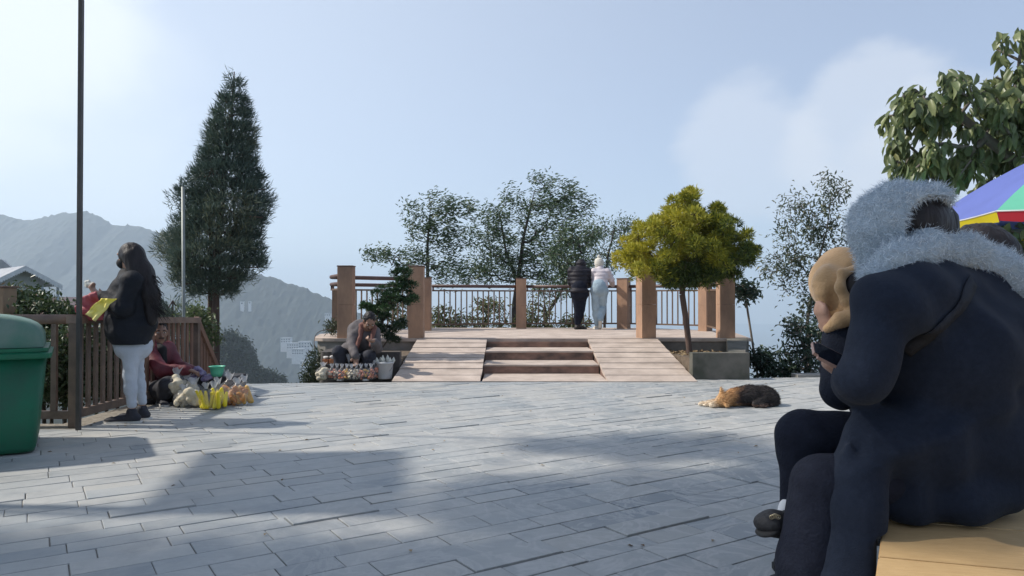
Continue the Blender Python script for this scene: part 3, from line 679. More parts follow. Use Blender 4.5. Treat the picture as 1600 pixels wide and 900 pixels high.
# rotate object space so the grain follows the planks
bd = Vector((0.958, -0.287)); bl = Vector((0.479, 0.878)); c0 = Vector((1.07, 2.13))
ang = math.atan2(bd.y, bd.x)
def plank(t0, t1, ct):
    """plank between t0..t1 along the bench's end edge; local x = grain"""
    q = []
    for t, s in ((t0, 0), (t0, 1.9), (t1, 1.9), (t1, 0)):
        p = c0 + bl * t + bd * s; q.append(p)
    o0 = q[0]; M = Matrix.Rotation(-ang, 2)
    loc = [M @ (p - o0) for p in q]; loc = [loc[0], loc[1], loc[2], loc[3]]
    bm = bmesh.new(); vb = [bm.verts.new((p.x, p.y, -0.045)) for p in loc]; vt = [bm.verts.new((p.x, p.y, 0)) for p in loc]
    bm.faces.new(vb[::-1]); bm.faces.new(vt)
    for i in range(4): bm.faces.new((vb[i], vb[(i + 1) % 4], vt[(i + 1) % 4], vt[i]))
    bmesh.ops.recalc_face_normals(bm, faces=bm.faces)
    bmesh.ops.bevel(bm, geom=bm.edges[:], offset=0.003, segments=2, affect='EDGES')
    me = bpy.data.meshes.new('plank'); bm.to_mesh(me); bm.free()
    at = me.attributes.new('tint', 'FLOAT', 'POINT'); at.data.foreach_set('value', [ct] * len(me.vertices))
    o = link('plank', me, wood, be); o.location = (o0.x, o0.y, 0.45); o.rotation_euler = (0, 0, ang); return o
t = -1.725; rd = random.Random(4)
while t < 3.6:
    w_ = 0.345; plank(t, t + w_ - 0.004, rd.random()); t += w_
q = [c0 + bl * t_ + bd * s_ for t_, s_ in ((-1.66, .05), (-1.66, 1.85), (3.5, 1.85), (3.5, .05))]
MB().prism([(p.x, p.y) for p in q], 0.28, 0.403).obj('frame', mat('bench_frame', (0.20, 0.12, 0.06), 0.6, (0.12, 0.08, 0.05)), be)
for t_, s_ in ((-1.4, .2), (-1.4, 1.6), (0.9, .35), (0.9, 1.6), (3.2, .2), (3.2, 1.6)):
    p = c0 + bl * t_ + bd * s_; MB().box(p.x - .05, p.x + .05, p.y - .05, p.y + .05, 0, 0.285, ang).obj('leg', _M['bench_frame'], be)
# ------------------------------------------------------------------ umbrella
um = thing('market_umbrella', (4.75, 6.0, 0), 'large striped market umbrella in green blue yellow and red cloth', 'umbrella')
ux, uy = 4.97, 6.0; UR = 1.42; zr = W(1500, 340, 6.0).z; za = 2.5
ucol = {'green': (0.16, 0.58, 0.40), 'blue': (0.17, 0.22, 0.60), 'yellow': (0.85, 0.66, 0.02), 'red': (0.62, 0.03, 0.05), 'white': (0.8, 0.8, 0.8)}
def cloth(c): return mat(c + '_umbrella_cloth', ucol[c], 0.6, tuple(x * .9 for x in ucol[c]), 3, 0.15, 20, transl=0.35)
seqA = ['green', 'blue', 'green', 'blue', 'green', 'blue', 'green', 'blue']; vA = {'green': 'red', 'blue': 'yellow'}
a_off = R(200)
for i in range(8):
    a0 = a_off + i * math.pi / 4; n_, m_ = 8, 9; vs_ = []
    def upt(a, f):
        # chord between ribs sags a little
        al = (a - a0) / (math.pi / 4); sag = 0.035 * math.sin(math.pi * al) * f
        rr_ = UR * f * (math.cos(math.pi / 8) / math.cos((al - .5) * math.pi / 4))
        return (ux + rr_ * math.cos(a), uy + rr_ * math.sin(a), za - (za - zr) * (0.55 * f + 0.45 * f * f) - sag * .6)
    for jf in range(n_ + 1):
        for ia in range(m_): vs_.append(upt(a0 + math.pi / 4 * ia / (m_ - 1), max(jf / n_, .02)))
    fs = [(j * m_ + k, j * m_ + k + 1, (j + 1) * m_ + k + 1, (j + 1) * m_ + k) for j in range(n_) for k in range(m_ - 1)]
    cname = seqA[i]; MB().add(vs_, fs).obj('canopy_panel', cloth(cname), um, True)
    ed = [Vector(upt(a0 + math.pi / 4 * ia / (m_ - 1), 1)) for ia in range(m_)]
    MB().tube([p + Vector((0, 0, -.004)) for p in ed], 0.006, 5).obj('piping', cloth('white'), um, True)
    dr = [p + Vector((-(p.x - ux) * .02, -(p.y - uy) * .02, -0.075 - 0.012 * math.sin(k * 1.7 + i))) for k, p in enumerate(ed)]
    MB().add([tuple(p + Vector((0, 0, -.008))) for p in ed] + [tuple(p) for p in dr], [(k, k + 1, m_ + k + 1, m_ + k) for k in range(m_ - 1)]).obj('valance', cloth(vA[cname]), um, True)
    e0 = Vector(upt(a0, 1)); MB().tube([(ux, uy, za - .02), tuple(e0 + Vector((0, 0, -.012)))], 0.006, 5).obj('rib', mat('steel_rib', (0.4, 0.4, 0.4), 0.4, metal=.8), um)
MB().tube([(ux, uy, 0), (ux, uy, za + .05)], 0.02, 10).obj('pole', mat('white_pole', (0.6, 0.6, 0.6), 0.4), um)
MB().lathe([(0.24, 0), (0.24, 0.05), (0.05, 0.09), (0.035, 0.3)], (ux, uy, 0)).obj('base', mat('grey_base', (0.2, 0.2, 0.2), .7), um)
# ------------------------------------------------------------------ houses
def wallbox(mb, x0, x1, y0, y1, z0, z1): return mb.box(x0, x1, y0, y1, z0, z1)
ho = thing('hillside_house', (-20, 50, -3), 'pale house with scalloped gable and grey corrugated roof down the slope at the left', 'house')
D_ = 50; ap = W(39, 417, D_); er = W(97, 446, D_); wl = W(-25, 470, D_); wr = W(72, 470, D_)
wm = mat('pale_wall', (0.44, 0.47, 0.46), 0.85, (0.37, 0.40, 0.40), 1.2)
hw_ = er.x - ap.x; el_x = ap.x - hw_
MB().prism([(el_x + .7, D_ + .8), (wr.x - .3, D_ + .8), (wr.x - .3, D_ + 9), (el_x + .7, D_ + 9)], -6, er.z - 0.15).obj('wall', wm, ho)
sl_ = (ap.z - er.z) / hw_
xa, xb_ = el_x + .7, wr.x - .3
MB().add([(xa, D_ + .8, er.z - .15), (xb_, D_ + .8, er.z - .15), (xb_, D_ + .8, ap.z - (xb_ - ap.x) * sl_ - .12), (ap.x, D_ + .8, ap.z - .12), (xa, D_ + .8, ap.z - (ap.x - xa) * sl_ - .12)], [(0, 1, 2, 3, 4)]).obj('gable', wm, ho)
rfm = mat('corrugated_roof', (0.30, 0.31, 0.33), 0.4, (0.22, 0.23, 0.25), 2, metal=0.5)
for s in (-1, 1):
    mb = MB(); n = 44
    for k in range(n):
        y0 = D_ - .1 + 9.6 * k / n; y1 = y0 + 9.6 / n
        zo = 0.03 if k % 2 else 0
        mb.add([(ap.x, y0, ap.z + zo), (ap.x + s * hw_, y0, er.z + zo), (ap.x + s * hw_, y1, er.z + .03 - zo), (ap.x, y1, ap.z + .03 - zo)], [(0, 1, 2, 3) if s > 0 else (3, 2, 1, 0)])
    mb.add([(ap.x, D_ - .1, ap.z - .06), (ap.x + s * hw_, D_ - .1, er.z - .06), (ap.x + s * hw_, D_ + 9.5, er.z - .06), (ap.x, D_ + 9.5, ap.z - .06)], [(0, 1, 2, 3)])
    mb.obj('roof', rfm, ho)
    # scalloped bargeboard
    mb = MB(); n = 16
    for k in range(n):
        f0, f1 = k / n, (k + 1) / n; X0, X1 = ap.x + s * hw_ * f0, ap.x + s * hw_ * f1; Z0, Z1 = ap.z - hw_ * f0 * sl_, ap.z - hw_ * f1 * sl_
        Xm, Zm = (X0 + X1) / 2, (Z0 + Z1) / 2
        P_ = [(X0, Z0 + .02), (X1, Z1 + .02), (X1, Z1 - .26), (Xm, Zm - .38), (X0, Z0 - .26)]
        mb.add([(p[0], D_ - .14, p[1]) for p in P_] + [(p[0], D_ - .10, p[1]) for p in P_], [(0, 1, 2, 3, 4), (9, 8, 7, 6, 5)] + [(i, 5 + i, 5 + (i + 1) % 5, (i + 1) % 5) for i in range(5)])
    mb.obj('bargeboard', mat('white_board', (0.62, 0.65, 0.66), 0.7, (0.5, 0.53, 0.54)), ho)
for px in (66, 91): q = W(px, 450, D_); MB().box(q.x - .08, q.x + .08, D_ + .05, D_ + .2, -5, er.z - .05).obj('post', mat('blue_grey_post', (0.38, 0.44, 0.50), .6), ho)
w0 = W(8, 470, D_ + .8)
Mr = Matrix.Translation((er.x, D_, 0)) @ Matrix.Rotation(R(45), 4, 'Z') @ Matrix.Scale(.85, 4, (1, 0, 0)) @ Matrix.Translation((-er.x, -D_, 0))
for ch_ in ho.children: ch_.data.transform(Mr)
h2 = thing('hillside_house', (-26, 66, -3), 'grey roofed house showing only its ridge behind the scalloped gable', 'house')
a_ = W(2, 405, 66); b_ = W(22, 414, 66); l_ = W(-70, 425, 66)
MB().add([(l_.x, 66, l_.z - .5), (a_.x, 66, a_.z), (b_.x, 66, b_.z - .4), (l_.x, 68, l_.z - .5), (a_.x - 1, 68, a_.z), (b_.x - 1.2, 68, b_.z - .4)], [(0, 1, 4, 3), (1, 2, 5, 4), (0, 2, 1), (3, 4, 5), (0, 3, 5, 2)]).obj('roof', rfm, h2)
MB().box(l_.x + .5, b_.x - 1.4, 66.3, 67.8, -5, l_.z - .45).obj('wall', wm, h2)
h3 = thing('hillside_shed', (-25, 60, -3), 'low shed roof sloping down to the right below the house eave', 'shed')
a_ = W(66, 464, 60); b_ = W(112, 484, 60)
MB().prism([(a_.x, 60), (b_.x, 60), (b_.x, 66), (a_.x, 66)], [a_.z - .15, b_.z - .15, b_.z - .15, a_.z - .15], [a_.z, b_.z, b_.z, a_.z]).obj('roof', mat('dark_red_roof', (0.12, 0.07, 0.07), .6, (.18, .14, .13)), h3)
MB().box(a_.x + .3, b_.x - .3, 60.3, 65.5, -6, b_.z - .12).obj('wall', wm, h3)
# far white buildings on the hills
fw = mat('white_render', (0.62, 0.63, 0.62), 0.8, (0.5, 0.5, 0.5), 0.3); fwin = mat('dark_window', (0.05, 0.06, 0.07), 0.3); frf = mat('far_roof', (0.30, 0.33, 0.36), 0.6)
def far_building(px, py, w, h, d, fl, cols, label):
    c = W(px, py, d); s = d / F; w *= s; h *= s; t = thing('far_building', (c.x, d, c.z - h / 2), label, 'building', 'white buildings on the far hillside')
    MB().box(c.x - w / 2, c.x + w / 2, d, d + w * .7, c.z - h / 2 - 14, c.z + h / 2).obj('wall', fw, t)
    for i in range(fl):
        for j in range(cols):
            x = c.x - w / 2 + w * (j + .5) / cols; z = c.z - h / 2 + h * (i + .5) / fl
            MB().box(x - w / cols * .27, x + w / cols * .27, d - .25, d + .1, z - h / fl * .26, z + h / fl * .22).obj('window', fwin, t)
    MB().box(c.x - w / 2 - .4, c.x + w / 2 + .4, d - .4, d + w * .7 + .4, c.z + h / 2 + .02, c.z + h / 2 + .9).obj('roof', frf, t)
for a in ((446, 532, 15, 7, 1120, 2, 4, 'highest long white building of the far village'), (457, 541, 18, 8, 1100, 2, 5, 'two storey white building on the left of the far village row'),
          (475, 539, 18, 9, 1105, 2, 4, 'two storey white building on the right of the far village row'), (465, 550, 18, 8, 1080, 2, 5, 'white building below the two side by side ones'),
          (475, 571, 13, 12, 1040, 3, 3, 'lowest white building above the pale road'), (378, 474, 5, 5, 1380, 1, 1, 'tiny white hut on the far slope left of the pale clearing'),
          (390, 473, 4, 4, 1370, 1, 1, 'second tiny white hut nearest the pale clearing'), (512, 492, 9, 4, 1300, 1, 3, 'small white building half behind the leftmost platform pillar')):
    far_building(*a)

# ------------------------------------------------------------------ awning and tree added out of view at left to shade the yard
aw = thing('added_shade_awning', (-6.6, 2.4, 0), 'unseen awning on posts added to cast a shade patch on the yard', 'awning')
SX, SY = -SUN_DIR.x / SUN_DIR.z, -SUN_DIR.y / SUN_DIR.z
def above(x, y, z): return (x - SX * z, y - SY * z, z)
c4 = [above(-2.1, 5.2, 4.0), above(-.82, 5.25, 4.0), above(-.60, 3.7, 4.0), above(-1.85, 3.7, 4.0)]  # canopy outline traced back up-sun from the wanted shadow patch
MB().add(c4 + [(x, y, z + .04) for x, y, z in c4], [(0, 1, 2, 3), (7, 6, 5, 4), (0, 4, 5, 1), (1, 5, 6, 2), (2, 6, 7, 3), (3, 7, 4, 0)]).obj('canopy', mat('shade_awning_cloth', (.3, .3, .32), .8), aw)
for k in (2, 3): MB().box(c4[k][0] - .04, c4[k][0] + .04, c4[k][1] - .04, c4[k][1] + .04, 0, 4).obj('post', rail_m, aw)
MB().beam(c4[2], c4[1], .06, .1).obj('arm', rail_m, aw); MB().beam(c4[3], c4[0], .06, .1).obj('arm', rail_m, aw)
# ------------------------------------------------------------------ vegetation
bark = mat('grey_brown_bark', (0.10, 0.08, 0.065), 0.95, (0.055, 0.045, 0.04), 8, 0.9, 30, stretch=(1, 1, .3))
barkr = mat('reddish_bark', (0.13, 0.085, 0.065), 0.95, (0.06, 0.04, 0.035), 8, 1.0, 30, stretch=(1, 1, .25))
paleb = mat('pale_bark', (0.20, 0.17, 0.14), 0.9, (0.12, 0.10, 0.085), 8, 0.6, 30)
def lobe(px, py, d, rx, ry, depth=None, w=None):
    """crown lobe: photo centre, half sizes in photo pixels at distance d"""
    c = W(px, py, d); s = d / F; a = (c, (rx * s, (depth or max(rx, ry) * s * 0.9) if depth is None else depth, ry * s))
    return a + ((w,) if w else ())
# -- leaning windblown trees behind the railing
lv1 = ctint('windblown_leaf', [(0, (0.045, 0.08, 0.05)), (0.5, (0.085, 0.14, 0.07)), (0.8, (0.16, 0.21, 0.11)), (1, (0.30, 0.34, 0.22))], rough=0.45, transl=0.30)
def bp(px, py, d): q = W(px, py, d); return (q.x, q.y, q.z)
D1 = 20.0
tree('windblown_tree', 'slender windblown tree with airy leaves behind the tall left pillar', 'tree',
     [[bp(664, 640, D1), bp(665, 500, D1), bp(668, 440, D1), bp(668, 380, D1), bp(672, 330, D1)]],
     [lobe(682, 312, D1, 26, 16), lobe(640, 330, D1, 16, 20), lobe(720, 325, D1, 32, 16), lobe(655, 360, D1, 26, 22), lobe(700, 380, D1, 30, 26), lobe(590, 398, D1, 32, 11), lobe(640, 405, D1, 34, 16), lobe(700, 425, D1, 36, 22), lobe(690, 350, D1, 30, 22)],
     380, 10, (0.12, 0.04), lv1, bark, 0.05, 0.22, power=.55, wind=(1.3, 0, 0.15), droop=0.15, seed=3, step=0.14, tip=0.004, group='trees beyond the platform')
tree('windblown_tree', 'largest windblown tree with spreading crown behind the middle pillar', 'tree',
     [[bp(800, 660, D1 + 1), bp(803, 480, D1 + 1), bp(812, 420, D1 + 1), bp(818, 370, D1 + 1), bp(835, 300, D1 + 1)], [bp(838, 660, D1 + 1), bp(808, 440, D1 + 1), bp(790, 390, D1 + 1), bp(780, 330, D1 + 1)]],
     [lobe(840, 275, D1 + 1, 14, 16), lobe(805, 305, D1 + 1, 20, 24), lobe(870, 300, D1 + 1, 40, 24), lobe(835, 335, D1 + 1, 52, 30), lobe(895, 330, D1 + 1, 36, 30), lobe(770, 340, D1 + 1, 30, 30), lobe(745, 370, D1 + 1, 38, 30), lobe(800, 385, D1 + 1, 56, 34), lobe(870, 375, D1 + 1, 46, 26), lobe(775, 420, D1 + 1, 52, 24), lobe(915, 312, D1 + 1, 16, 14), lobe(740, 425, D1 + 1, 34, 24), lobe(860, 420, D1 + 1, 50, 22)],
     860, 10, (0.12, 0.04), lv1, bark, 0.075, 0.24, power=.58, wind=(1.3, 0, 0.15), droop=0.15, seed=4, step=0.14, tip=0.004, group='trees beyond the platform')
tree('windblown_tree', 'leaning tree with dark leaves behind the pair at the railing', 'tree',
     [[bp(886, 650, D1 - 1), bp(895, 520, D1 - 1), bp(905, 440, D1 - 1), bp(912, 400, D1 - 1)], [bp(920, 640, D1 - 1), bp(850, 500, D1 - 1), bp(880, 450, D1 - 1), bp(905, 400, D1 - 1)]],
     [lobe(880, 395, D1 - 1, 40, 24), lobe(905, 365, D1 - 1, 40, 18), lobe(900, 425, D1 - 1, 40, 22), lobe(860, 450, D1 - 1, 36, 14)],
     300, 9, (0.12, 0.04), lv1, bark, 0.045, 0.26, power=.55, wind=(0.6, 0, 0), droop=0.25, seed=5, step=0.14, group='trees beyond the platform')
tree('windblown_tree', 'open crowned tree between the white hat and the yellow green crown', 'tree',
     [[bp(946, 640, D1 + 2), bp(944, 450, D1 + 2), bp(950, 400, D1 + 2), bp(960, 360, D1 + 2)]],
     [lobe(955, 352, D1 + 2, 42, 15), lobe(950, 380, D1 + 2, 46, 22), lobe(985, 350, D1 + 2, 16, 11), lobe(940, 415, D1 + 2, 36, 24)],
     200, 10, (0.11, 0.035), lv1, bark, 0.045, 0.26, power=.55, wind=(0.2, 0, 0), droop=0.4, seed=6, step=0.14, group='trees beyond the platform')
# shrubs seen through the balusters
lv2 = ctint('shrub_leaf', [(0, (0.05, 0.07, 0.02)), (0.5, (0.11, 0.13, 0.045)), (0.85, (0.24, 0.23, 0.11)), (1, (0.36, 0.31, 0.17))], rough=0.5, transl=0.3)
for i, (px, rx, top, lab) in enumerate(((700, 34, 468, 'olive leaved shrub behind the balusters right of the short left pillar'), (762, 40, 458, 'yellowish shrub behind the balusters left of the middle pillar'), (838, 30, 462, 'yellowish shrub behind the balusters right of the middle pillar'), (895, 34, 492, 'low dark shrub behind the balusters by the feet of the pair'), (612, 34, 462, 'olive shrub seen through the left angled railing'))):
    tree('shrub', lab, 'shrub', [[bp(px, 620, 18), bp(px + 4, 540, 18), bp(px, 500, 18)], [bp(px + 14, 620, 18), bp(px + 18, 520, 18)]],
         [lobe(px, (top + 540) / 2, 18, rx, (540 - top) / 2, 0.6)], 80, 11, (0.13, 0.045), lv2, bark, 0.03, 0.2, droop=0.5, seed=20 + i, step=0.15, group='shrubs beyond the railing')
# -- tree right of the platform
lv3 = ctint('olive_leaf', [(0, (0.035, 0.055, 0.028)), (0.5, (0.065, 0.09, 0.045)), (0.85, (0.12, 0.14, 0.075)), (1, (0.30, 0.26, 0.13))], rough=0.45, transl=0.25)
D2 = 14.5
tree('slender_tree', 'loose small leaved tree rising from below the yard behind the tan scarf', 'tree',
     [[bp(1272, 680, D2), bp(1266, 580, D2), bp(1262, 500, D2), bp(1275, 420, D2), bp(1292, 360, D2), bp(1300, 300, D2)], [bp(1305, 680, D2), bp(1318, 560, D2), bp(1330, 450, D2), bp(1325, 340, D2)]],
     [lobe(1300, 292, D2, 32, 20), lobe(1235, 318, D2, 24, 22), lobe(1280, 330, D2, 40, 26), lobe(1240, 360, D2, 38, 26), lobe(1300, 370, D2, 40, 28), lobe(1225, 405, D2, 34, 18), lobe(1265, 415, D2, 40, 24), lobe(1205, 425, D2, 26, 8), lobe(1230, 445, D2, 26, 12), lobe(1310, 430, D2, 30, 30), lobe(1270, 470, D2, 34, 24), lobe(1245, 500, D2, 26, 18), lobe(1300, 500, D2, 30, 40)],
     480, 8, (0.10, 0.034), lv3, paleb, 0.035, 0.24, power=.55, droop=0.3, seed=8, step=0.12, group='trees right of the platform')
lv3b = ctint('dark_olive_leaf', [(0, (0.02, 0.045, 0.03)), (0.6, (0.04, 0.075, 0.045)), (1, (0.12, 0.15, 0.09))], rough=0.45, transl=0.25)
tree('slender_tree', 'dark leaved sapling under the loose tree above the kerb', 'tree',
     [[bp(1262, 690, D2 - 2), bp(1262, 590, D2 - 2), bp(1256, 540, D2 - 2), bp(1240, 505, D2 - 2)], [bp(1290, 690, D2 - 2), bp(1285, 600, D2 - 2), bp(1280, 520, D2 - 2)]],
     [lobe(1245, 515, D2 - 2, 26, 16), lobe(1280, 530, D2 - 2, 30, 26), lobe(1250, 552, D2 - 2, 34, 16), lobe(1262, 580, D2 - 2, 36, 10)],
     150, 9, (0.105, 0.036), lv3b, paleb, 0.04, 0.18, droop=0.3, seed=9, step=0.12, group='trees right of the platform')
for i, (px, py, rx, ry, lab) in enumerate(((1190, 560, 20, 16, 'small leafy shrub at the outer corner of the right planter'), (1212, 578, 34, 9, 'low leafy shrub creeping along the kerb'), (1165, 452, 24, 10, 'branch of pointed leaves reaching out beside the right front pillar'))):
    d = 12.6; tree('shrub', lab, 'shrub', [[bp(px + (6 if i < 2 else 30), 660, d), bp(px, py + 12, d)]], [lobe(px, py, d, rx, ry, 0.3)], 46, 12, (0.11, 0.04), lv3b, paleb, 0.02, 0.16, droop=0.2, seed=30 + i, step=0.12, group='shrubs along the right rim')
# -- big leaved tree top right
lv4 = ctint('big_leaf', [(0, (0.09, 0.125, 0.05)), (0.5, (0.17, 0.21, 0.09)), (0.86, (0.28, 0.31, 0.13)), (0.95, (0.34, 0.30, 0.08)), (1, (0.45, 0.26, 0.05))], rough=0.4, c2=(0.09, 0.12, 0.05), ns=14, transl=0.32)
D3 = 7.4
tree('big_leaved_tree', 'tree with large drooping leaves rising behind the market umbrella', 'tree',
     [[bp(1790, 640, D3), bp(1760, 420, D3), bp(1690, 320, D3), bp(1600, 262, D3), bp(1540, 215, D3), bp(1500, 180, D3)], [bp(1760, 420, D3), bp(1720, 220, D3), bp(1640, 110, D3)]],
     [lobe(1580, 68, D3, 26, 26, .3), lobe(1575, 130, D3, 34, 40, .4), lobe(1505, 120, D3, 10, 18, .15), lobe(1465, 150, D3, 30, 26, .35), lobe(1420, 165, D3, 28, 28, .35), lobe(1510, 180, D3, 50, 40, .5), lobe(1430, 220, D3, 32, 40, .4), lobe(1415, 270, D3, 26, 22, .35), lobe(1580, 200, D3, 50, 50, .5), lobe(1480, 260, D3, 60, 40, .5), lobe(1660, 150, D3, 70, 90, .6), lobe(1580, 280, D3, 60, 50, .5), lobe(1570, 370, D3, 50, 34, .5), lobe(1650, 350, D3, 60, 60, .6)],
     270, 12, (0.165, 0.07), lv4, paleb, 0.07, 0.10, droop=1.5, kind='big', seed=11, step=0.13, tip=0.005, outward=0.5)
# -- yellow green tree in the right planter
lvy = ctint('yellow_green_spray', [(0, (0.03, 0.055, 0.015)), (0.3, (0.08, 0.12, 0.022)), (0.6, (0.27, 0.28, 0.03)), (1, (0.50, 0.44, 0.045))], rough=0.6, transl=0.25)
def clump_conifer(name, label, cat, trunks, clumps, lmat, bmat, r0, per=70, ll=(0.075, 0.018), seed=1, bias=0.0, spread=0.2, group=None, twigs=None):
    """crown of dense feathery clumps, each a dome of short flat sprays"""
    r = np.random.default_rng(seed); root = thing(name, trunks[0][0], label, cat, group)
    T = np.array([tuple(c[0]) for c in clumps]); P, par, ends = skeleton(trunks, T, 0.08, r, 0.2, 0.3)
    link('trunk', limb_mesh('trunk', P, par, r0, 0.004, 0.5, sides=7), bmat, root, True)
    Cs, Ds, Ts = [], [], []
    for ci, (c, rad, tv) in enumerate(clumps):
        n = int(per * (rad[0] * rad[2]) ** .5 / 0.12 * .6); d = unit(r.normal(size=(n, 3)) + np.array([0, 0, 0.35])); q = r.uniform(0.25, 1, n) ** 0.6 * np.where(r.uniform(0, 1, n) < .08, 1.45, 1)
        lump = 1 + 0.28 * vnoise(d * 2.3 + ci * 5, 7)
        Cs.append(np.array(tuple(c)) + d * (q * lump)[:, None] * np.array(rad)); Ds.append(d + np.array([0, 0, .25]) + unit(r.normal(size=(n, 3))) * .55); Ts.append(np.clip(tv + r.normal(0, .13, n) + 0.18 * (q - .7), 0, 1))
    C = np.concatenate(Cs); D = np.concatenate(Ds); tv = np.concatenate(Ts)
    V, Fa, k = leaf_arrays(C, D, ll[0], ll[1], 'blade', r=r)
    link('crown', np_mesh('crown', V, [Fa], np.repeat(tv, k)), lmat, root); return root
rc = np.random.default_rng(5); cl = []
D4 = 11.0
spec = [(1070, 318, 24, 18, .72), (1040, 338, 24, 18, .8), (1105, 335, 26, 18, .55), (1075, 348, 30, 16, .7), (1015, 360, 22, 16, .85), (1135, 352, 22, 14, .4), (1045, 370, 30, 18, .78), (1100, 370, 32, 18, .62), (990, 385, 20, 16, .9), (1025, 400, 30, 16, .9), (1150, 378, 26, 16, .4), (1070, 392, 26, 14, .6), (1120, 398, 32, 14, .72), (985, 412, 22, 14, .9), (1010, 424, 26, 12, .85), (1045, 418, 26, 10, .5), (1090, 425, 26, 8, .15), (1150, 410, 26, 12, .35), (1170, 392, 16, 8, .35), (1130, 425, 24, 8, .2), (1075, 302, 10, 8, .7), (1060, 440, 26, 6, .08), (1120, 365, 20, 10, .5), (1098, 352, 24, 16, .6), (1110, 384, 26, 14, .6), (1085, 372, 26, 14, .65), (1060, 405, 24, 12, .6), (1100, 412, 26, 12, .45), (1055, 432, 26, 9, .3), (1105, 436, 26, 8, .2)]  # last value paints sun on left clumps, shade on right and lower ones
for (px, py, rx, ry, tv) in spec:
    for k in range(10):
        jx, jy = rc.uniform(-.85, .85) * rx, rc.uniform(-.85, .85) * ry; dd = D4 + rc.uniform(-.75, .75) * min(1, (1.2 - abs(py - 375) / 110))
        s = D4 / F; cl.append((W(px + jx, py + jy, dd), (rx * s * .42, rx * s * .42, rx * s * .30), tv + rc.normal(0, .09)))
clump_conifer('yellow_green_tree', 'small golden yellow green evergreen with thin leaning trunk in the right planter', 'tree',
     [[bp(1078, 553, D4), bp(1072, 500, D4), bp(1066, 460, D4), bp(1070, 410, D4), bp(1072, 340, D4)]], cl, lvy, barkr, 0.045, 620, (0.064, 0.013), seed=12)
# -- leaning dark bush in the left planter
lvd = ctint('dark_green_spray', [(0, (0.008, 0.022, 0.010)), (0.5, (0.018, 0.05, 0.018)), (1, (0.05, 0.11, 0.03))], rough=0.55, transl=0.15)
cl = []; D5 = 10.9
for (px, py, rx, ry, tv) in [(625, 430, 14, 12, .6), (632, 450, 18, 14, .55), (612, 455, 20, 14, .6), (600, 470, 20, 14, .6), (620, 472, 20, 12, .4), (585, 482, 14, 10, .7), (572, 478, 8, 8, .7), (618, 510, 14, 12, .35), (600, 515, 16, 12, .3), (612, 525, 12, 8, .3), (640, 462, 12, 12, .5), (596, 492, 12, 10, .3), (622, 420, 8, 6, .6)]:
    for k in range(6):
        s = D5 / F; cl.append((W(px + rc.uniform(-.85, .85) * rx, py + rc.uniform(-.85, .85) * ry, D5 + rc.uniform(-.2, .2)), (rx * s * .48, rx * s * .48, ry * s * .42), tv + rc.normal(0, .1)))
clump_conifer('leaning_bush', 'dark green bush leaning right beside the crouching vendor', 'bush',
     [[bp(580, 560, D5), bp(586, 545, D5), bp(592, 520, D5), bp(600, 490, D5), bp(618, 450, D5)], [bp(584, 558, D5), bp(600, 540, D5), bp(612, 522, D5)]], cl, lvd, bark, 0.03, 900, (0.036, 0.010), seed=13)
# -- tall cryptomeria
lvc = ctint('cedar_spray', [(0, (0.045, 0.08, 0.07)), (0.55, (0.095, 0.14, 0.11)), (0.85, (0.15, 0.19, 0.135)), (1, (0.24, 0.245, 0.15))], rough=0.6, transl=0.12)
def cedar(name, label, prof, trunks, d, nspray, seed, ymin, ymax, blade=0.24, per=11, depthf=0.85, r0=.11, group=None):
    """prof: (py, left px, right px) crown outline; drooping sprays with upturned tips set on whorled limbs"""
    r = np.random.default_rng(seed); root = thing(name, trunks[0][0], label, 'tree', group)
    pys = np.array([p[0] for p in prof]); L_ = np.array([p[1] for p in prof]); R_ = np.array([p[2] for p in prof])
    s = d / F; py = r.uniform(0, 1, nspray)
    wgrid = np.linspace(pys[0], pys[-1], 200); wd = np.interp(wgrid, pys, R_ - L_) + 4; cdf = np.cumsum(wd); cdf /= cdf[-1]
    py = np.interp(py, cdf, wgrid); l = np.interp(py, pys, L_); rt = np.interp(py, pys, R_); cx = (l + rt) / 2; hw = (rt - l) / 2
    an = r.uniform(0, 2 * math.pi, nspray); q = r.uniform(0.25, 1, nspray) ** 0.5
    limbn = 1 + 0.34 * vnoise(np.stack([an * 1.6, py * 0.055, an * 0], -1), seed)
    py = py + 7 * np.sin(py * .27 + an * 1.3 + 3 * vnoise(np.stack([an, py * .02, an * 0], -1), 4)) + 9 * (q - .6)
    X = cx + hw * q * np.cos(an) * limbn; Yd = d + hw * s * q * np.sin(an) * depthf * limbn
    C = np.array([tuple(W(a, b, d)) for a, b in zip(X, py)]); C[:, 1] = Yd
    top = W(float(cx[0]), float(pys[0]), d)
    # limbs
    tg = np.array([tuple(W(float(a), float(b) + 6, d)) for a, b in zip(X[::14], py[::14])]); tg[:, 1] = Yd[::14]
    P, par, ends = skeleton(trunks, tg, 0.25, r, 0.12, -0.1)
    link('trunk', limb_mesh('trunk', P, par, r0, 0.006, 0.42, sides=7), barkr, root, True)
    axis = np.stack([np.cos(an), np.sin(an), np.full(nspray, 0.05)], 1)
    Ct = np.repeat(C, per, 0); A = np.repeat(axis, per, 0); n = len(Ct); t = r.uniform(0, 1, n)
    dr = unit(A * 0.9 + unit(r.normal(size=(n, 3))) * 0.75 + np.array([0, 0, -0.15]))
    Ct = Ct + dr * (t * blade * 0.7)[:, None] - np.array([0, 0, 1]) * ((t ** 2) * blade * 0.35)[:, None]
    D = dr * 0.8 + np.array([0, 0, 1.0]) * (t * 0.7)[:, None] + unit(r.normal(size=(n, 3))) * 0.45
    V, Fa, k = leaf_arrays(Ct, D, blade * 0.55, blade * 0.055, 'blade', r=r)
    tv = np.clip(r.uniform(0, .75, n) + np.repeat(0.35 * vnoise(C * 1.3, 3), per) + 0.12, 0, 1)
    link('crown', np_mesh('crown', V, [Fa], np.repeat(tv, k)), lvc, root); return root
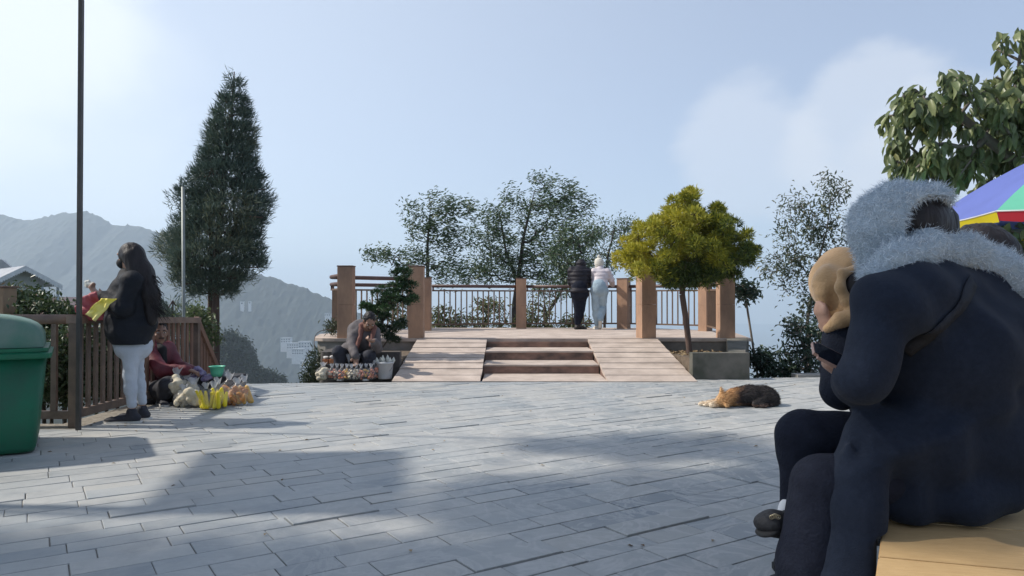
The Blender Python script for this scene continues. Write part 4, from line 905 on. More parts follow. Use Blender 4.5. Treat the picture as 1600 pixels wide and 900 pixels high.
DC = 16.0
prof = [(118, 365, 367), (135, 362, 371), (155, 352, 378), (180, 342, 384), (200, 330, 388), (230, 328, 390), (260, 318, 396), (290, 296, 402), (310, 288, 408), (330, 292, 412), (350, 282, 410), (370, 266, 406), (390, 262, 400), (405, 270, 394), (420, 280, 380), (440, 292, 368), (455, 312, 358)]
cedar('tall_conifer', 'tall dark conical conifer with two bare lower trunks beyond the fence', prof,
      [[bp(341, 700, DC), bp(338, 560, DC), bp(337, 420, DC), bp(348, 300, DC), bp(362, 180, DC), bp(366, 112, DC)], [bp(327, 700, DC + .4), bp(328, 560, DC + .4), bp(330, 420, DC + .4), bp(330, 300, DC + .4)]], DC, 4300, 41, 110, 455, blade=0.27, per=12, r0=.075)
cedar('young_conifer', 'young conifer poking up above the fence beside the grey pole', [(468, 268, 272), (478, 256, 284), (492, 250, 296), (510, 246, 310), (540, 250, 320)],
      [[bp(272, 640, 12.5), bp(270, 560, 12.5), bp(270, 470, 12.5)]], 12.5, 420, 42, 468, 540, blade=0.22, per=9, r0=.03)
lb = tree('young_tree', 'small yellowish leaved tree above the slatted end of the fence', 'tree', [[bp(310, 700, 12), bp(312, 560, 12), bp(305, 500, 12)]], [lobe(305, 495, 12, 18, 16, .3), lobe(318, 520, 12, 20, 22, .3)], 90, 16, (0.08, 0.035),
          ctint('light_leaf', [(0, (0.06, 0.10, 0.04)), (1, (0.20, 0.24, 0.10))], rough=.5, transl=.3), bark, 0.025, 0.15, seed=43)
# low branches of the conifer's trunk
# -- shrubs behind the left fence
lvs = ctint('hedge_leaf', [(0, (0.025, 0.05, 0.02)), (0.5, (0.05, 0.085, 0.03)), (0.85, (0.11, 0.14, 0.06)), (1, (0.26, 0.11, 0.09))], rough=0.4, transl=0.2)
for i, (px, py, rx, ry, d, lab) in enumerate(((35, 475, 26, 24, 8.6, 'leafy bush behind the green bin lid'), (80, 500, 26, 30, 8.2, 'reddish tipped bush showing above the fence rail left of the pole'), (100, 560, 36, 60, 7.6, 'dense hedge bush behind the pickets left of the pole'), (50, 560, 40, 60, 7.9, 'hedge bush hidden low behind the green bin'), (165, 560, 40, 60, 8.4, 'dark hedge bush behind the pickets at the woman’s legs'.replace('’', "'")), (215, 575, 40, 45, 9.8, 'hedge bush behind the fence near the red jacket vendor'))):
    r_ = tree('hedge_bush', lab, 'bush', [[bp(px, 690, d), bp(px + 3, py + ry * .5, d), bp(px - 4, py, d)], [bp(px + 20, 690, d), bp(px + 16, py, d)]], [lobe(px, py, d, rx, ry, .55), lobe(px + rx * .3, py + ry * .4, d, rx * .8, ry * .7, .5)],
         int(120 + rx * ry * .10), 18, (0.065, 0.03), lvs, bark, 0.02, 0.13, droop=0.1, seed=50 + i, step=0.1, group='bushes behind the left fence', tip=0.003)
# plant left of the crouching vendor and weeds along the rim
lvw = ctint('weed_leaf', [(0, (0.03, 0.05, 0.03)), (1, (0.09, 0.12, 0.06))], rough=0.5, transl=0.2)
tree('wild_plant', 'spiky wild plant at the rim left of the crouching vendor', 'plant', [[bp(492, 640, 10.8), bp(490, 575, 10.8)], [bp(505, 640, 10.8), bp(500, 560, 10.8)], [bp(484, 640, 10.8), bp(482, 590, 10.8)]], [lobe(492, 572, 10.8, 13, 24, .2), lobe(485, 592, 10.8, 14, 12, .2), lobe(520, 512, 12.6, 7, 9, .1)], 70, 14, (0.09, 0.016), lvw, bark, 0.012, 0.12, droop=-0.5, seed=61, step=0.08)
# hazy trees on the spur at mid distance
lvh = ctint('distant_leaf', [(0, (0.02, 0.035, 0.02)), (1, (0.06, 0.08, 0.04))], rough=.8)
sx = [(250, 555), (300, 560), (345, 575), (380, 592), (430, 612), (500, 640)]
def spur():
    d = 330; xs = [W(a, b, d) for a, b in sx]; x = np.linspace(xs[0].x - 60, xs[-1].x, 80); z = np.interp(x, [p.x for p in xs], [p.z for p in xs]); s = np.linspace(-60, 120, 40)
    X, S = np.meshgrid(x, s, indexing='ij'); Z = z[:, None] - np.abs(S) * .55 + 3 * nz(X, S, 18, 5); m = len(s); i = np.arange(79)[:, None] * m + np.arange(m - 1)[None]
    struct(link('hillside_spur', np_mesh('hillside_spur', np.stack([X, d - S, Z], -1).reshape(-1, 3), [np.stack([i, i + 1, i + m + 1, i + m], -1).reshape(-1, 4)]), forest, None, True))
spur()
hz = [(350, 548, 22, 30, 'tallest hazy tree beside the conifer trunks'), (362, 536, 18, 18, 'rounded hazy tree top left of the valley gap'), (378, 552, 16, 20, 'hazy tree one step down the spur'), (384, 572, 16, 18, 'hazy tree halfway down the spur'), (398, 585, 14, 12, 'small hazy tree low on the spur'), (416, 590, 14, 10, 'lower hazy tree near the end of the spur'), (430, 596, 14, 8, 'last low hazy tree at the foot of the spur'), (356, 580, 20, 18, 'hazy tree nearest the trunks low down'), (300, 560, 26, 30, 'hazy tree between the fence slats and the conifer'), (318, 545, 14, 18, 'hazy tree seen past the sloping railing')]
for i, (px, py, rx, ry, lab) in enumerate(hz):
    d = 318 + i * 2; tree('distant_tree', lab, 'tree', [[bp(px, py + ry * 1.7, d), bp(px + 1, py, d)]], [lobe(px, py, d, rx, ry), lobe(px + rx * .4, py + ry * .3, d, rx * .7, ry * .7), lobe(px - rx * .4, py + ry * .4, d, rx * .7, ry * .6)], 130, 26, (1.3, 0.8), lvh, bark, 0.5, 2.6, droop=.2, seed=70 + i, step=1.5, tip=.06, group='hazy trees on the valley spur')
# fallen leaves and grit on the paving
rr = np.random.default_rng(77)
lx = rr.uniform(-3.6, 4.5, 150); ly = rr.uniform(2.6, 9.4, 150); lx[:60] = rr.uniform(-3.66, -3.2, 60); ly[:60] = rr.uniform(6.1, 9.0, 60)
V, Fa, k = leaf_arrays(np.stack([lx, ly, np.full(150, .006)], 1), rr.normal(size=(150, 3)) * [1, 1, .08], 0.035, 0.016, r=rr, up=np.tile([0, 0, 1.0], (150, 1)))
ob = link('fallen_leaves', np_mesh('fallen_leaves', V, [Fa], np.repeat(rr.uniform(0, 1, 150), k)), lm); struct(ob, 'stuff')

lbs = []  # crown lobes of the added unseen tree, set up-sun of wanted dapples
for (x, y, rx, ry) in ((.5, 3.9, 1.1, .7), (1.6, 3.6, 1.2, .6), (0.2, 2.6, 1.2, .8), (2.4, 4.4, 1.0, .6), (1.0, 5.5, .9, .28), (-2.3, 2.9, .9, .5), (-1.1, 2.8, 1.0, .5), (2.75, 2.1, .8, .4), (-1.4, 2.3, 1.2, .5)):
    lbs.append((Vector(above(x, y, 6.3)), (rx, ry, .5)))
tree('added_shade_tree', 'unseen tree added left of the yard to dapple the paving', 'tree', [[(-9.2, 1.5, -.4), (-8.8, 1.8, 2.5), (-8, 2.4, 4.6), (-6.4, 3.2, 5.8), (-4.8, 3.6, 6.2)]], lbs, 520, 26, (.16, .085), lv2, bark, .16, .4, seed=90, step=.3)
# ------------------------------------------------------------------ people
V3 = lambda *a: np.array(a, float)
skin = mat('brown_skin', (0.27, 0.155, 0.105), 0.5, (0.22, 0.12, 0.08), 20, 0.1, 120)
skin2 = mat('light_brown_skin', (0.42, 0.25, 0.175), 0.5, (0.36, 0.20, 0.14), 20, 0.1, 120)
hairm = mat('black_hair', (0.010, 0.008, 0.009), 0.5, (0.02, 0.015, 0.016), 30, 0.6, 90, stretch=(1, 1, .15), spec=.3)
eyew = mat('eye_white', (0.7, 0.68, 0.65), 0.3); eyeb = mat('eye_iris', (0.02, 0.012, 0.01), 0.15)
blackw = mat('near_black_wool', (0.010, 0.013, 0.022), 0.9, (0.018, 0.022, 0.034), 26, 0.5, 160, spec=.15)
navy = mat('navy_black_trousers', (0.009, 0.011, 0.020), 0.85, (0.015, 0.018, 0.03), 20, 0.4, 120, spec=.15)
def V_(v): return np.array(tuple(v), float)
def fr_(f, u=(0, 0, 1)):
    f = V_(f); f /= np.linalg.norm(f); u = V_(u); u = u - f * (u @ f); u /= np.linalg.norm(u); r = np.cross(f, u); return r, f, u
def head_prims(c, f, u=(0, 0, 1), s=1.0):
    r, f, u = fr_(f, u); c = V_(c); B = [r, f, u]
    P = [ell(c + u * .022 * s - f * .012 * s, V3(.074, .092, .098) * s, B), ell(c - u * .05 * s + f * .028 * s, V3(.056, .062, .062) * s, B),
         cap(c + f * .085 * s + u * .008 * s, c + f * .108 * s - u * .028 * s, .009 * s, .014 * s), cap(c + f * .076 * s + r * .045 * s + u * .03 * s, c + f * .076 * s - r * .045 * s + u * .03 * s, .016 * s),
         cap(c + f * .086 * s - u * .062 * s + r * .018 * s, c + f * .086 * s - u * .062 * s - r * .018 * s, .010 * s), ell(c + f * .075 * s - u * .098 * s, V3(.022, .018, .018) * s, B)]
    for k in (-1, 1): P.append(ell(c + r * k * .077 * s - f * .005 * s - u * .005 * s, V3(.010, .02, .032) * s, B)); P.append(ell(c + r * k * .038 * s + f * .062 * s - u * .025 * s, V3(.022, .018, .018) * s, B))
    return P
def face(parent, c, f, u=(0, 0, 1), s=1.0, brow=True, beard=False):
    r, f, u = fr_(f, u); c = V_(c)
    for k in (-1, 1):
        e = c + r * k * .031 * s + f * .079 * s + u * .008 * s
        body('eye', [ell(e, V3(.014, .010, .008) * s, [r, f, u])], eyew, parent, .003, .004)
        body('iris', [ell(e + f * .008 * s, V3(.0065, .004, .0065) * s, [r, f, u])], eyeb, parent, .002, .002)
        if brow: body('eyebrow', [cap(c + r * k * .018 * s + f * .094 * s + u * .030 * s, c + r * k * .05 * s + f * .080 * s + u * .033 * s, .0055 * s)], hairm, parent, .003, .004)
    body('mouth', [cap(c + f * .095 * s - u * .060 * s + r * .018 * s, c + f * .095 * s - u * .060 * s - r * .018 * s, .0045 * s)], mat('lips', (0.20, 0.07, 0.06), 0.5), parent, .003, .003)
    if beard: body('moustache', [cap(c + f * .099 * s - u * .047 * s + r * .024 * s, c + f * .099 * s - u * .047 * s - r * .024 * s, .006 * s)], hairm, parent, .003, .003)
def hand_prims(w, d, n, curl=0.5, s=1.0, thumb=1):
    """wrist, direction of the fingers, palm normal (the way the fingers curl)"""
    w = V_(w); d = V_(d); d /= np.linalg.norm(d); n = V_(n); n -= d * (n @ d); n /= np.linalg.norm(n); r = np.cross(d, n) * thumb
    P = [ell(w + d * .045 * s, V3(.038, .048, .016) * s, [r, d, n]), cap(w - d * .02 * s, w + d * .03 * s, .024 * s, .022 * s)]
    for i, (o, L_) in enumerate(((.029, .068), (.010, .078), (-.010, .073), (-.028, .058))):
        a = w + d * .082 * s + r * o * s; c1, c2 = math.cos(curl * .7), math.sin(curl * .7); m = a + (d * c1 + n * c2) * L_ * .5 * s
        e = m + (d * math.cos(curl * 1.7) + n * math.sin(curl * 1.7)) * L_ * .5 * s
        P += [cap(a - d * .02 * s, m, .0085 * s, .008 * s), cap(m, e, .008 * s, .0065 * s)]
    t0 = w + d * .025 * s + r * .03 * s; t1 = t0 + (r * .7 + d * .6 + n * .35) * .035 * s; t2 = t1 + (d * .85 + n * .5) * .03 * s
    return P + [cap(t0, t1, .012 * s, .010 * s), cap(t1, t2, .010 * s, .008 * s)]
def arm(sh, el, wr, s=1.0): return [cap(sh, el, .050 * s, .040 * s), cap(el, wr, .038 * s, .026 * s)]
def leg(hp, kn, an, s=1.0): return [cap(hp, kn, .082 * s, .056 * s), cap(kn, an, .055 * s, .036 * s), ell(V_(kn) * .62 + V_(an) * .38, V3(.056, .056, .09) * s)]
def torso(pel, ch, shl, shr, hl, hr, s=1.0):
    r = unit(V_(shr) - V_(shl)); u = unit(V_(ch) - V_(pel)); f = np.cross(u, r)
    return [ell(pel, V3(.165, .115, .12) * s, [r, f, u]), ell((V_(pel) + V_(ch)) / 2, V3(.135, .10, .17) * s, [r, f, u]), ell(ch, V3(.165, .115, .16) * s, [r, f, u]), cap(shl, shr, .058 * s), cap(hl, hr, .09 * s)]
def neck(ch, hd, s=1.0): return [cap(V_(ch) + (V_(hd) - V_(ch)) * .35, V_(hd), .055 * s, .052 * s)]
def shoe(an, toe_dir, m, parent, s=1.0, sole=None, lift=0.0, name='shoe'):
    r, f, u = fr_((toe_dir[0], toe_dir[1], toe_dir[2] if len(toe_dir) > 2 else 0)); a = V_(an)
    P = [cap(a - f * .035 * s - u * .045 * s, a + f * .10 * s - u * .055 * s, .036 * s, .033 * s), ell(a + f * .15 * s - u * .06 * s, V3(.042, .06, .026) * s, [r, f, u]), cap(a + u * .0, a - u * .04 * s, .042 * s, .04 * s)]
    z = a[2] - .088 * s
    o = body(name, P, m, parent, .006, .02)
    if sole is not None:
        pts = [(-.075, .028), (-.06, .036), (.04, .036), (.12, .045), (.18, .040), (.212, .02), (.212, -.02), (.18, -.04), (.12, -.045), (.04, -.036), (-.06, -.036), (-.075, -.028)]
        mb = MB(); V_lo = []; 
        for zz in (-.092, -.068): V_lo.append([tuple(a + f * p * s + r * q * s + u * zz * s) for p, q in pts])
        loft(mb, V_lo); ob = mb.obj('sole', sole, o)
    return o
def strands(name, roots, dirs, length, width, m, parent, tint=None, seed=0, curl=0.4, segs=3):
    r = np.random.default_rng(seed); n = len(roots); D = unit(dirs); S = unit(np.cross(D, r.normal(size=(n, 3)))); ln = length * r.uniform(.25, 1.0, n) ** 1.2 * 1.6
    pts = []; p = roots.copy(); d = D.copy(); bend = unit(r.normal(size=(n, 3)))
    for k in range(segs + 1):
        w = width * (1 - k / segs) ** .7 * .5; pts += [p - S * w, p + S * w]; d = unit(d + bend * curl / segs + np.array([0, 0, -curl * .15])); p = p + d * (ln / segs)[:, None]
    V = np.stack(pts, 1).reshape(-1, 3); b = (np.arange(n) * (2 * segs + 2))[:, None]
    Q = np.concatenate([np.stack([b[:, 0] + 2 * k, b[:, 0] + 2 * k + 1, b[:, 0] + 2 * k + 3, b[:, 0] + 2 * k + 2], -1) for k in range(segs)])
    return link(name, np_mesh(name, V, [Q], np.repeat(r.uniform(0, 1, n), 2 * segs + 2)), m, parent)
def surf_pts(ob, n, seed=0, cond=None):
    me = ob.data; r = np.random.default_rng(seed); V = np.zeros(len(me.vertices) * 3, np.float32); me.vertices.foreach_get('co', V); V = V.reshape(-1, 3)
    if ob.parent: pass
    Nn = np.zeros(len(V) * 3, np.float32); me.vertices.foreach_get('normal', Nn); Nn = Nn.reshape(-1, 3)
    idx = r.integers(0, len(V), n); P = V[idx] + r.normal(size=(n, 3)) * .004; N_ = Nn[idx]
    if cond is not None: k = cond(P); P, N_ = P[k], N_[k]
    return P, N_
def creases(segs):
    # cloth ridges (+) and valleys (-) along 3D segments: (a, b, amount, width)
    def f(G):
        o = 0
        for a, b, am, wd in segs:
            ba = b - a; pa = G - a; t = np.clip((pa @ ba) / (ba @ ba), 0, 1); d2 = ((pa - t[..., None] * ba) ** 2).sum(-1)
            o = o - am * np.sin(np.pi * np.clip(t * .9 + .05, 0, 1)) * np.exp(-d2 / wd ** 2)
        return o
    return f
def on_line(pts, d, am, wd): q = [g(x, y, d) for x, y in pts]; return [(a, b, am, wd) for a, b in zip(q[:-1], q[1:])]
def g(px, py, d=2.2): q = W(px, py, d); return V3(q.x, q.y, q.z)
# === woman standing at the fence, seen from behind her left side
X0, Y0 = -3.30, 6.50
wv = thing('person', (X0, Y0, 0), 'standing woman in black jacket and pale jeans with long dark hair blowing right', 'person')
def w1(px, py, dy=0.0): q = W(px, py, Y0 + dy); return V3(q.x, q.y, q.z)
pel = w1(208, 540); chs = w1(205, 458); hd = w1(202, 401); shn, shf = w1(206, 440, -.15), w1(200, 442, .17); hn, hf = w1(206, 545, -.08), w1(210, 545, .09)
eln, wrn = w1(192, 482, -.20), w1(157, 462, -.14); elf, wrf = w1(192, 492, .16), w1(160, 482, .05)
kn_n, an_n = w1(203, 590, -.07), w1(206, 638, -.06); kn_f, an_f = w1(215, 588, .11), w1(222, 633, .12)
fdir = (-1, .25, -.12)
bp_ = head_prims(hd, fdir, s=.95) + neck(chs, hd) + torso(pel, chs, shn, shf, hn, hf, .80) + arm(shn, eln, wrn) + arm(shf, elf, wrf) + leg(hn, kn_n, an_n, .82) + leg(hf, kn_f, an_f, .82) + hand_prims(wrn, (-1, .1, .62), (.3, 0, 1), .9) + hand_prims(wrf, (-1, 0, .1), (0, 0, -1), .8, thumb=-1)
body('body', bp_, skin2, wv, .0085, .018)
face(wv, hd, fdir, s=.95)
jk = mat('black_padded_jacket', (0.008, 0.010, 0.015), 0.7, (0.013, 0.015, 0.02), 10, 0.5, 40, spec=.2)
J = grow(torso(pel, chs, shn, shf, hn, hf, 1.0), .035) + [ell(w1(204, 505), V3(.215, .19, .24)), ell(w1(203, 468), V3(.205, .19, .2)), cap(w1(202, 522, -.05), w1(206, 522, .06), .165)] + grow(arm(shn, eln, wrn - .03 * unit(wrn - eln)), .034) + grow(arm(shf, elf, wrf), .034) + [cap(chs + V3(-.01, 0, .10), chs + V3(-.03, 0, .16), .085, .078)]
zc = w1(205, 537)[2]
body('jacket', J, jk, wv, .010, .03, cut=lambda G: zc - G[..., 2], disp=folds(.010, 7, 2, (1, 1, 1.7)))
cut_z = V3(0, 0, 0)
body('jacket_hem', [cap(w1(183, 534, -.09), w1(226, 535, -.07), .018), cap(w1(226, 535, -.07), w1(232, 535, .1), .018), cap(w1(183, 534, -.09), w1(186, 534, .12), .018)], jk, wv, .008, .02)
jeans = mat('pale_denim', (0.50, 0.54, 0.60), 0.85, (0.40, 0.44, 0.50), 6, 0.5, 50)
body('jeans', grow(leg(hn, kn_n, an_n + V3(0, 0, .03), .82), .010) + grow(leg(hf, kn_f, an_f + V3(0, 0, .03), .82), .010) + [cap(w1(203, 542, -.05), w1(213, 542, .07), .12), cap(w1(203, 520, -.03), w1(211, 520, .05), .14), ell(pel, V3(.160, .15, .14))], jeans, wv, .009, .02, disp=folds(.005, 16, 4, (1, 1, 2.5)))
sm = mat('black_knit_shoe', (0.016, 0.018, 0.026), 0.8, (0.03, 0.03, 0.04), 40, 0.4, 90); sw = mat('white_rubber_sole', (0.66, 0.64, 0.60), 0.6)
an_n[2] = .088; an_f[2] = .088
shoe(an_n, (-1, -.12), sm, wv, 1.08, sw); shoe(an_f, (-.95, .1), sm, wv, 1.08, sw)
# hair: cap plus a long fall blowing to the right
HP_ = [ell(hd + V3(.018, 0, .022), V3(.108, .092, .108)), cap(hd + V3(.05, 0, .0), w1(222, 428), .085, .10), cap(w1(222, 428), w1(233, 462, -.03), .10, .09), cap(w1(233, 462, -.03), w1(237, 500, -.05), .085, .05), cap(hd + V3(.03, -.06, .0), w1(212, 432, -.09), .055, .05)]
hr = body('hair', HP_, hairm, wv, .009, .03, disp=folds(.004, 30, 5, (1, 1, .15)))
r_ = np.random.default_rng(8); n_ = 1500
ts = r_.uniform(0, 1, n_); ro = np.array([w1(215 + 20 * t + r_.normal() * 5, 400 + 80 * t, r_.normal() * .05) for t in ts * .7 + .3])
dd_ = np.stack([.25 + .6 * ts + r_.normal(0, .18, n_), r_.normal(0, .2, n_), -1.1 + .55 * ts + r_.normal(0, .1, n_)], 1)
strands('loose_strands', ro, dd_, .17, .004, hairm, hr, seed=9, curl=.5, segs=4)
wisps = []
for k in range(26):
    y0 = r_.uniform(425, 462); mb_ = MB(); x0_ = 232 + (y0 - 425) * .1; p = [w1(x0_ - 8, y0 - 8, -.03)]; L2 = r_.uniform(8, 24)
    for q in range(1, 7): f_ = q / 6; p.append(w1(x0_ + L2 * f_ + r_.normal() * .5, y0 + (8 * f_ + 5 * f_ * f_) * r_.uniform(.8, 1.1) - 2 * math.sin(f_ * 5 + k), -.03))
    wisps.append(p)
mb_ = MB()
for p in wisps: mb_.tube(p, [.007 * (1 - .8 * i / 6) for i in range(7)], 5)
mb_.obj('loose_strands', hairm, hr, True)
body('face_mask', [ell(hd + V_(unit(V_(fdir))) * .055 - V3(0, 0, .05), V3(.062, .062, .055))], mat('black_mask', (0.012, 0.012, 0.014), .8), wv, .006, .01)
cl_ = tag(body('folded_umbrella', [cap(w1(151, 460, -.14), w1(120, 492, -.14), .008), ], mat('dark_red_cloth', (0.28, 0.02, 0.035), 0.6, (0.18, 0.015, 0.03), 20, .4, 60), None, .003, .004), 'thin dark red stick held by the woman beside the pole', 'stick')
mb_ = MB()
def crumple(name, quad, m, parent, amp=.03, n=14, seed=0):
    """crumpled sheet between four corners"""
    vs_ = []; Q = [V_(q) for q in quad]; nn = unit(np.cross(Q[1] - Q[0], Q[3] - Q[0]))
    for i in range(n + 1):
        for j in range(n + 1):
            a, b = i / n, j / n; p = Q[0] * (1 - a) * (1 - b) + Q[1] * a * (1 - b) + Q[2] * a * b + Q[3] * (1 - a) * b
            vs_.append(p + nn * amp * (vnoise(np.array([a * 3.1 + seed, b * 3.7, .3])) + .5 * vnoise(np.array([a * 8 + seed, b * 7, 2.]))) + nn * amp * .6 * math.sin(a * 9 + b * 4))
    me = bpy.data.meshes.new(name); me.from_pydata([tuple(v) for v in vs_], [], [(i * (n + 1) + j, (i + 1) * (n + 1) + j, (i + 1) * (n + 1) + j + 1, i * (n + 1) + j + 1) for i in range(n) for j in range(n)]); me.update()
    o = link(name, me, m, parent, True); md = o.modifiers.new('s', 'SOLIDIFY'); md.thickness = .003; return o
pinkc = mat('rose_red_cloth', (0.42, 0.10, 0.12), 0.6, (0.30, 0.045, 0.06), 9, .4, 40); yel = mat('bright_yellow_cloth', (0.85, 0.70, 0.08), 0.6, (0.80, 0.74, 0.35), 5, .3, 40)
o = crumple('red_bag', [w1(118, 502, -.2), w1(122, 466, -.2), w1(154, 455, -.2), w1(164, 500, -.2)], pinkc, None, .035, 16, 1); tag(o, 'crumpled rose red bag held by the standing woman', 'bag')
o = crumple('yellow_bag', [w1(134, 491, -.27), w1(158, 466, -.27), w1(182, 467, -.27), w1(150, 502, -.27)], yel, None, .02, 14, 3); tag(o, 'folded bright yellow plastic bag held by the standing woman', 'bag')
o = body('paper_wrap', [ell(w1(141, 445, -.1), V3(.045, .035, .025)), ell(w1(137, 441, -.1), V3(.02, .025, .02))], mat('white_paper', (0.62, 0.62, 0.56), 0.8, (.5, .5, .45), 20, .5, 60), None, .006, .015, disp=folds(.008, 40)); tag(o, 'small pale paper snack wrap raised in the woman’s hand'.replace('’', "'"), 'paper')
# === vendor in red jacket sitting by the fence
YS = 7.75
sv = thing('person', (-3.55, YS, 0), 'seated man in a maroon jacket with short black hair selling snack bags by the fence', 'person')
def w2(px, py, dy=0.0): q = W(px, py, YS + dy); return V3(q.x, q.y, q.z)
hd = w2(249, 520); fdir = (.62, -.80, -.05); chs = w2(243, 560); pel = w2(241, 612, .03)
shr, shl = w2(262, 545, .13), w2(231, 549, -.12); hl, hr_ = w2(236, 614, -.10), w2(250, 612, .10)
ell_, wrl = w2(253, 580, -.24), w2(291, 578, -.22); elr, wrr = w2(278, 572, .05), w2(298, 577, -.08)
knl, anl = w2(262, 600, -.34), w2(252, 626, -.22); knr, anr = w2(281, 588, -.10), w2(268, 625, -.12)
P = head_prims(hd, fdir) + neck(chs, hd) + torso(pel, chs, shl, shr, hl, hr_) + arm(shl, ell_, wrl) + arm(shr, elr, wrr) + leg(hl, knl, anl, .95) + leg(hr_, knr, anr, .95) + hand_prims(wrl, (1, .05, -.15), (0, 0, -1), .6) + hand_prims(wrr, (1, -.1, -.15), (0, 0, -1), .6, thumb=-1)
body('body', P, skin, sv, .0085, .018); face(sv, hd, fdir, beard=True)
rj = mat('maroon_jacket', (0.14, 0.012, 0.022), 0.6, (0.085, 0.010, 0.018), 8, .5, 40)
body('jacket', grow(torso(pel, chs, shl, shr, hl, hr_), .03) + grow(arm(shl, ell_, wrl), .028) + grow(arm(shr, elr, wrr), .028) + [cap(chs + V3(.0, -.01, .13), chs + V3(.01, -.02, .17), .078, .072)], rj, sv, .009, .025, disp=folds(.011, 9, 6))
r, f, u = fr_(fdir)
body('neck_scarf', [cap(hd - u * .13 + f * .05 + r * .03, hd - u * .17 + f * .11, .045, .05), cap(hd - u * .17 + f * .11, hd - u * .33 + f * .12, .05, .05)], mat('black_scarf', (0.012, 0.012, 0.014), .9, bump=.5), sv, .008, .02, disp=folds(.01, 14, 3))
dk = mat('charcoal_trousers', (0.018, 0.018, 0.024), 0.85, (0.03, 0.03, 0.038), 10, .4, 40)
body('trousers', grow(leg(hl, knl, anl, .95), .022) + grow(leg(hr_, knr, anr, .95), .022) + [cap(hl, hr_, .135)], dk, sv, .009, .025, disp=folds(.007, 12, 8))
def short_hair(name, hd, f, parent, m=hairm, s=1.0, up=(0, 0, 1), seed=0, cutf=.035):
    r, f, u = fr_(f, up); c = V_(hd)
    return body(name, [ell(c + (u * .036 - f * .024) * s, V3(.082, .094, .096) * s, [r, f, u])], m, parent, .005, .01, cut=lambda G: np.minimum(-((G - c) @ u) + .055 * s + 0 * G[..., 0], .0 * G[..., 0] + 1) if False else np.maximum(((G - c) @ f) - .055 * s - ((G - c) @ u) * .25, -(((G - c) @ u) + .02 * s + np.maximum(0, -((G - c) @ f)) * .6)), disp=folds(.006, 60, seed))
short_hair('hair', hd, fdir, sv, seed=3)
for a_, d_ in ((anl, (.6, -.8)), (anr, (.8, -.6))):
    a_ = a_.copy(); a_[2] = .09; shoe(a_, d_, sm, sv, 1.05, sw)
pb = thing('plank_seat', (-3.55, YS, 0), 'low rough plank the maroon jacket vendor sits on', 'seat')
q = w2(246, 630, .05); MB().box(q[0] - .22, q[0] + .22, q[1] - .2, q[1] + .16, .045, .10, R(12), .006).obj('board', mat('rough_wood', (0.22, 0.16, 0.10), .8, (.13, .09, .06), 6, .6, 30, stretch=(1, 6, 1)), pb)
for dx in (-.15, .15): MB().box(q[0] + dx - .03, q[0] + dx + .03, q[1] - .17, q[1] + .13, .0, .044, R(12)).obj('support', _M['rough_wood'], pb)
# === snack bags
film = bpy.data.materials.new('clear_film'); film.use_nodes = True; b_ = film.node_tree.nodes['Principled BSDF']
b_.inputs['Base Color'].default_value = (.85, .87, .9, 1); b_.inputs['Roughness'].default_value = .18; b_.inputs['Alpha'].default_value = .08; b_.inputs['Specular IOR Level'].default_value = .9
filmw = mat('cloudy_film', (0.72, 0.74, 0.76), 0.3, (.6, .62, .66), 20, .5, 50, alpha=.42)
def snack(c, w, h, col, label, grp, seed, kind='puff', top=True, lean=(0, 0), name='snack_bag'):
    """bag of snacks: lumpy filling as one mesh, clear film round it and a gathered neck"""
    r = np.random.default_rng(seed); t = thing(name, (c[0], c[1], 0 if c[2] < .2 else c[2]), label, 'snack bag', grp)
    c = V_(c); up = unit(V3(lean[0], lean[1], 1)); P = []
    n = {'puff': 26, 'stick': 9, 'chip': 16}[kind]
    for i in range(n):
        d = unit(r.normal(size=3)) * r.uniform(.2, 1) ** .5; p = c + V3(d[0] * w * .46, d[1] * w * .38, (d[2] * .5 + .48) * h * .62) ; p = p + (up - V3(0, 0, 1)) * (p[2] - c[2])
        if kind == 'puff': P.append(ell(p, V3(1, 1, 1) * w * r.uniform(.11, .17)))
        elif kind == 'stick': a = V3(r.normal(0, .3), r.normal(0, .2), 1); P.append(cap(V3(p[0], p[1], c[2] + h * .08), V3(p[0], p[1], c[2]) + a * h * r.uniform(.3, .62), w * .11, w * .08))
        else: P.append(ell(p, V3(w * .17, w * .13, w * .09), np.linalg.qr(r.normal(size=(3, 3)))[0]))
    body('filling', P, col, t, max(.006, w * .045), w * .035)
    body('film', [ell(c + up * h * .33, V3(w * .50, w * .42, h * .36)), cap(c + up * h * .55, c + up * h * .74, w * .2, w * .09)], film, t, max(.008, w * .06), w * .15, disp=folds(w * .03, 9 / w, seed))
    if top:
        mb = MB(); n = 12; ring0 = []; ring1 = []
        for k in range(n): a = 2 * math.pi * k / n; ring0.append(tuple(c + up * h * .70 + V3(math.cos(a), math.sin(a), 0) * w * .09)); q = w * (.20 + .08 * math.sin(a * 3 + seed)); ring1.append(tuple(c + up * h * (.90 + .05 * math.sin(a * 4 + seed)) + V3(math.cos(a), math.sin(a) * .5, 0) * q))
        loft(mb, [ring0, ring1], False, False); mb.obj('gathered_top', filmw, t, True)
    return t
pop = mat('popcorn', (0.66, 0.60, 0.46), .8, (.52, .45, .32), 20, .6, 60); yst = mat('yellow_puffs', (0.82, 0.68, 0.02), .6, (.74, .56, .02), 12, .3, 50); org = mat('orange_chips', (0.56, 0.24, 0.03), .5, (.38, .13, .02), 14, .5, 40); amb = mat('amber_snack', (0.68, 0.42, 0.09), .5, (.55, .30, .06), 14, .5, 40)
purp = mat('purple_packet', (0.10, 0.07, 0.20), .35, (.25, .22, .34), 18, .5, 40)
G1 = 'snack bags in front of the maroon jacket vendor'
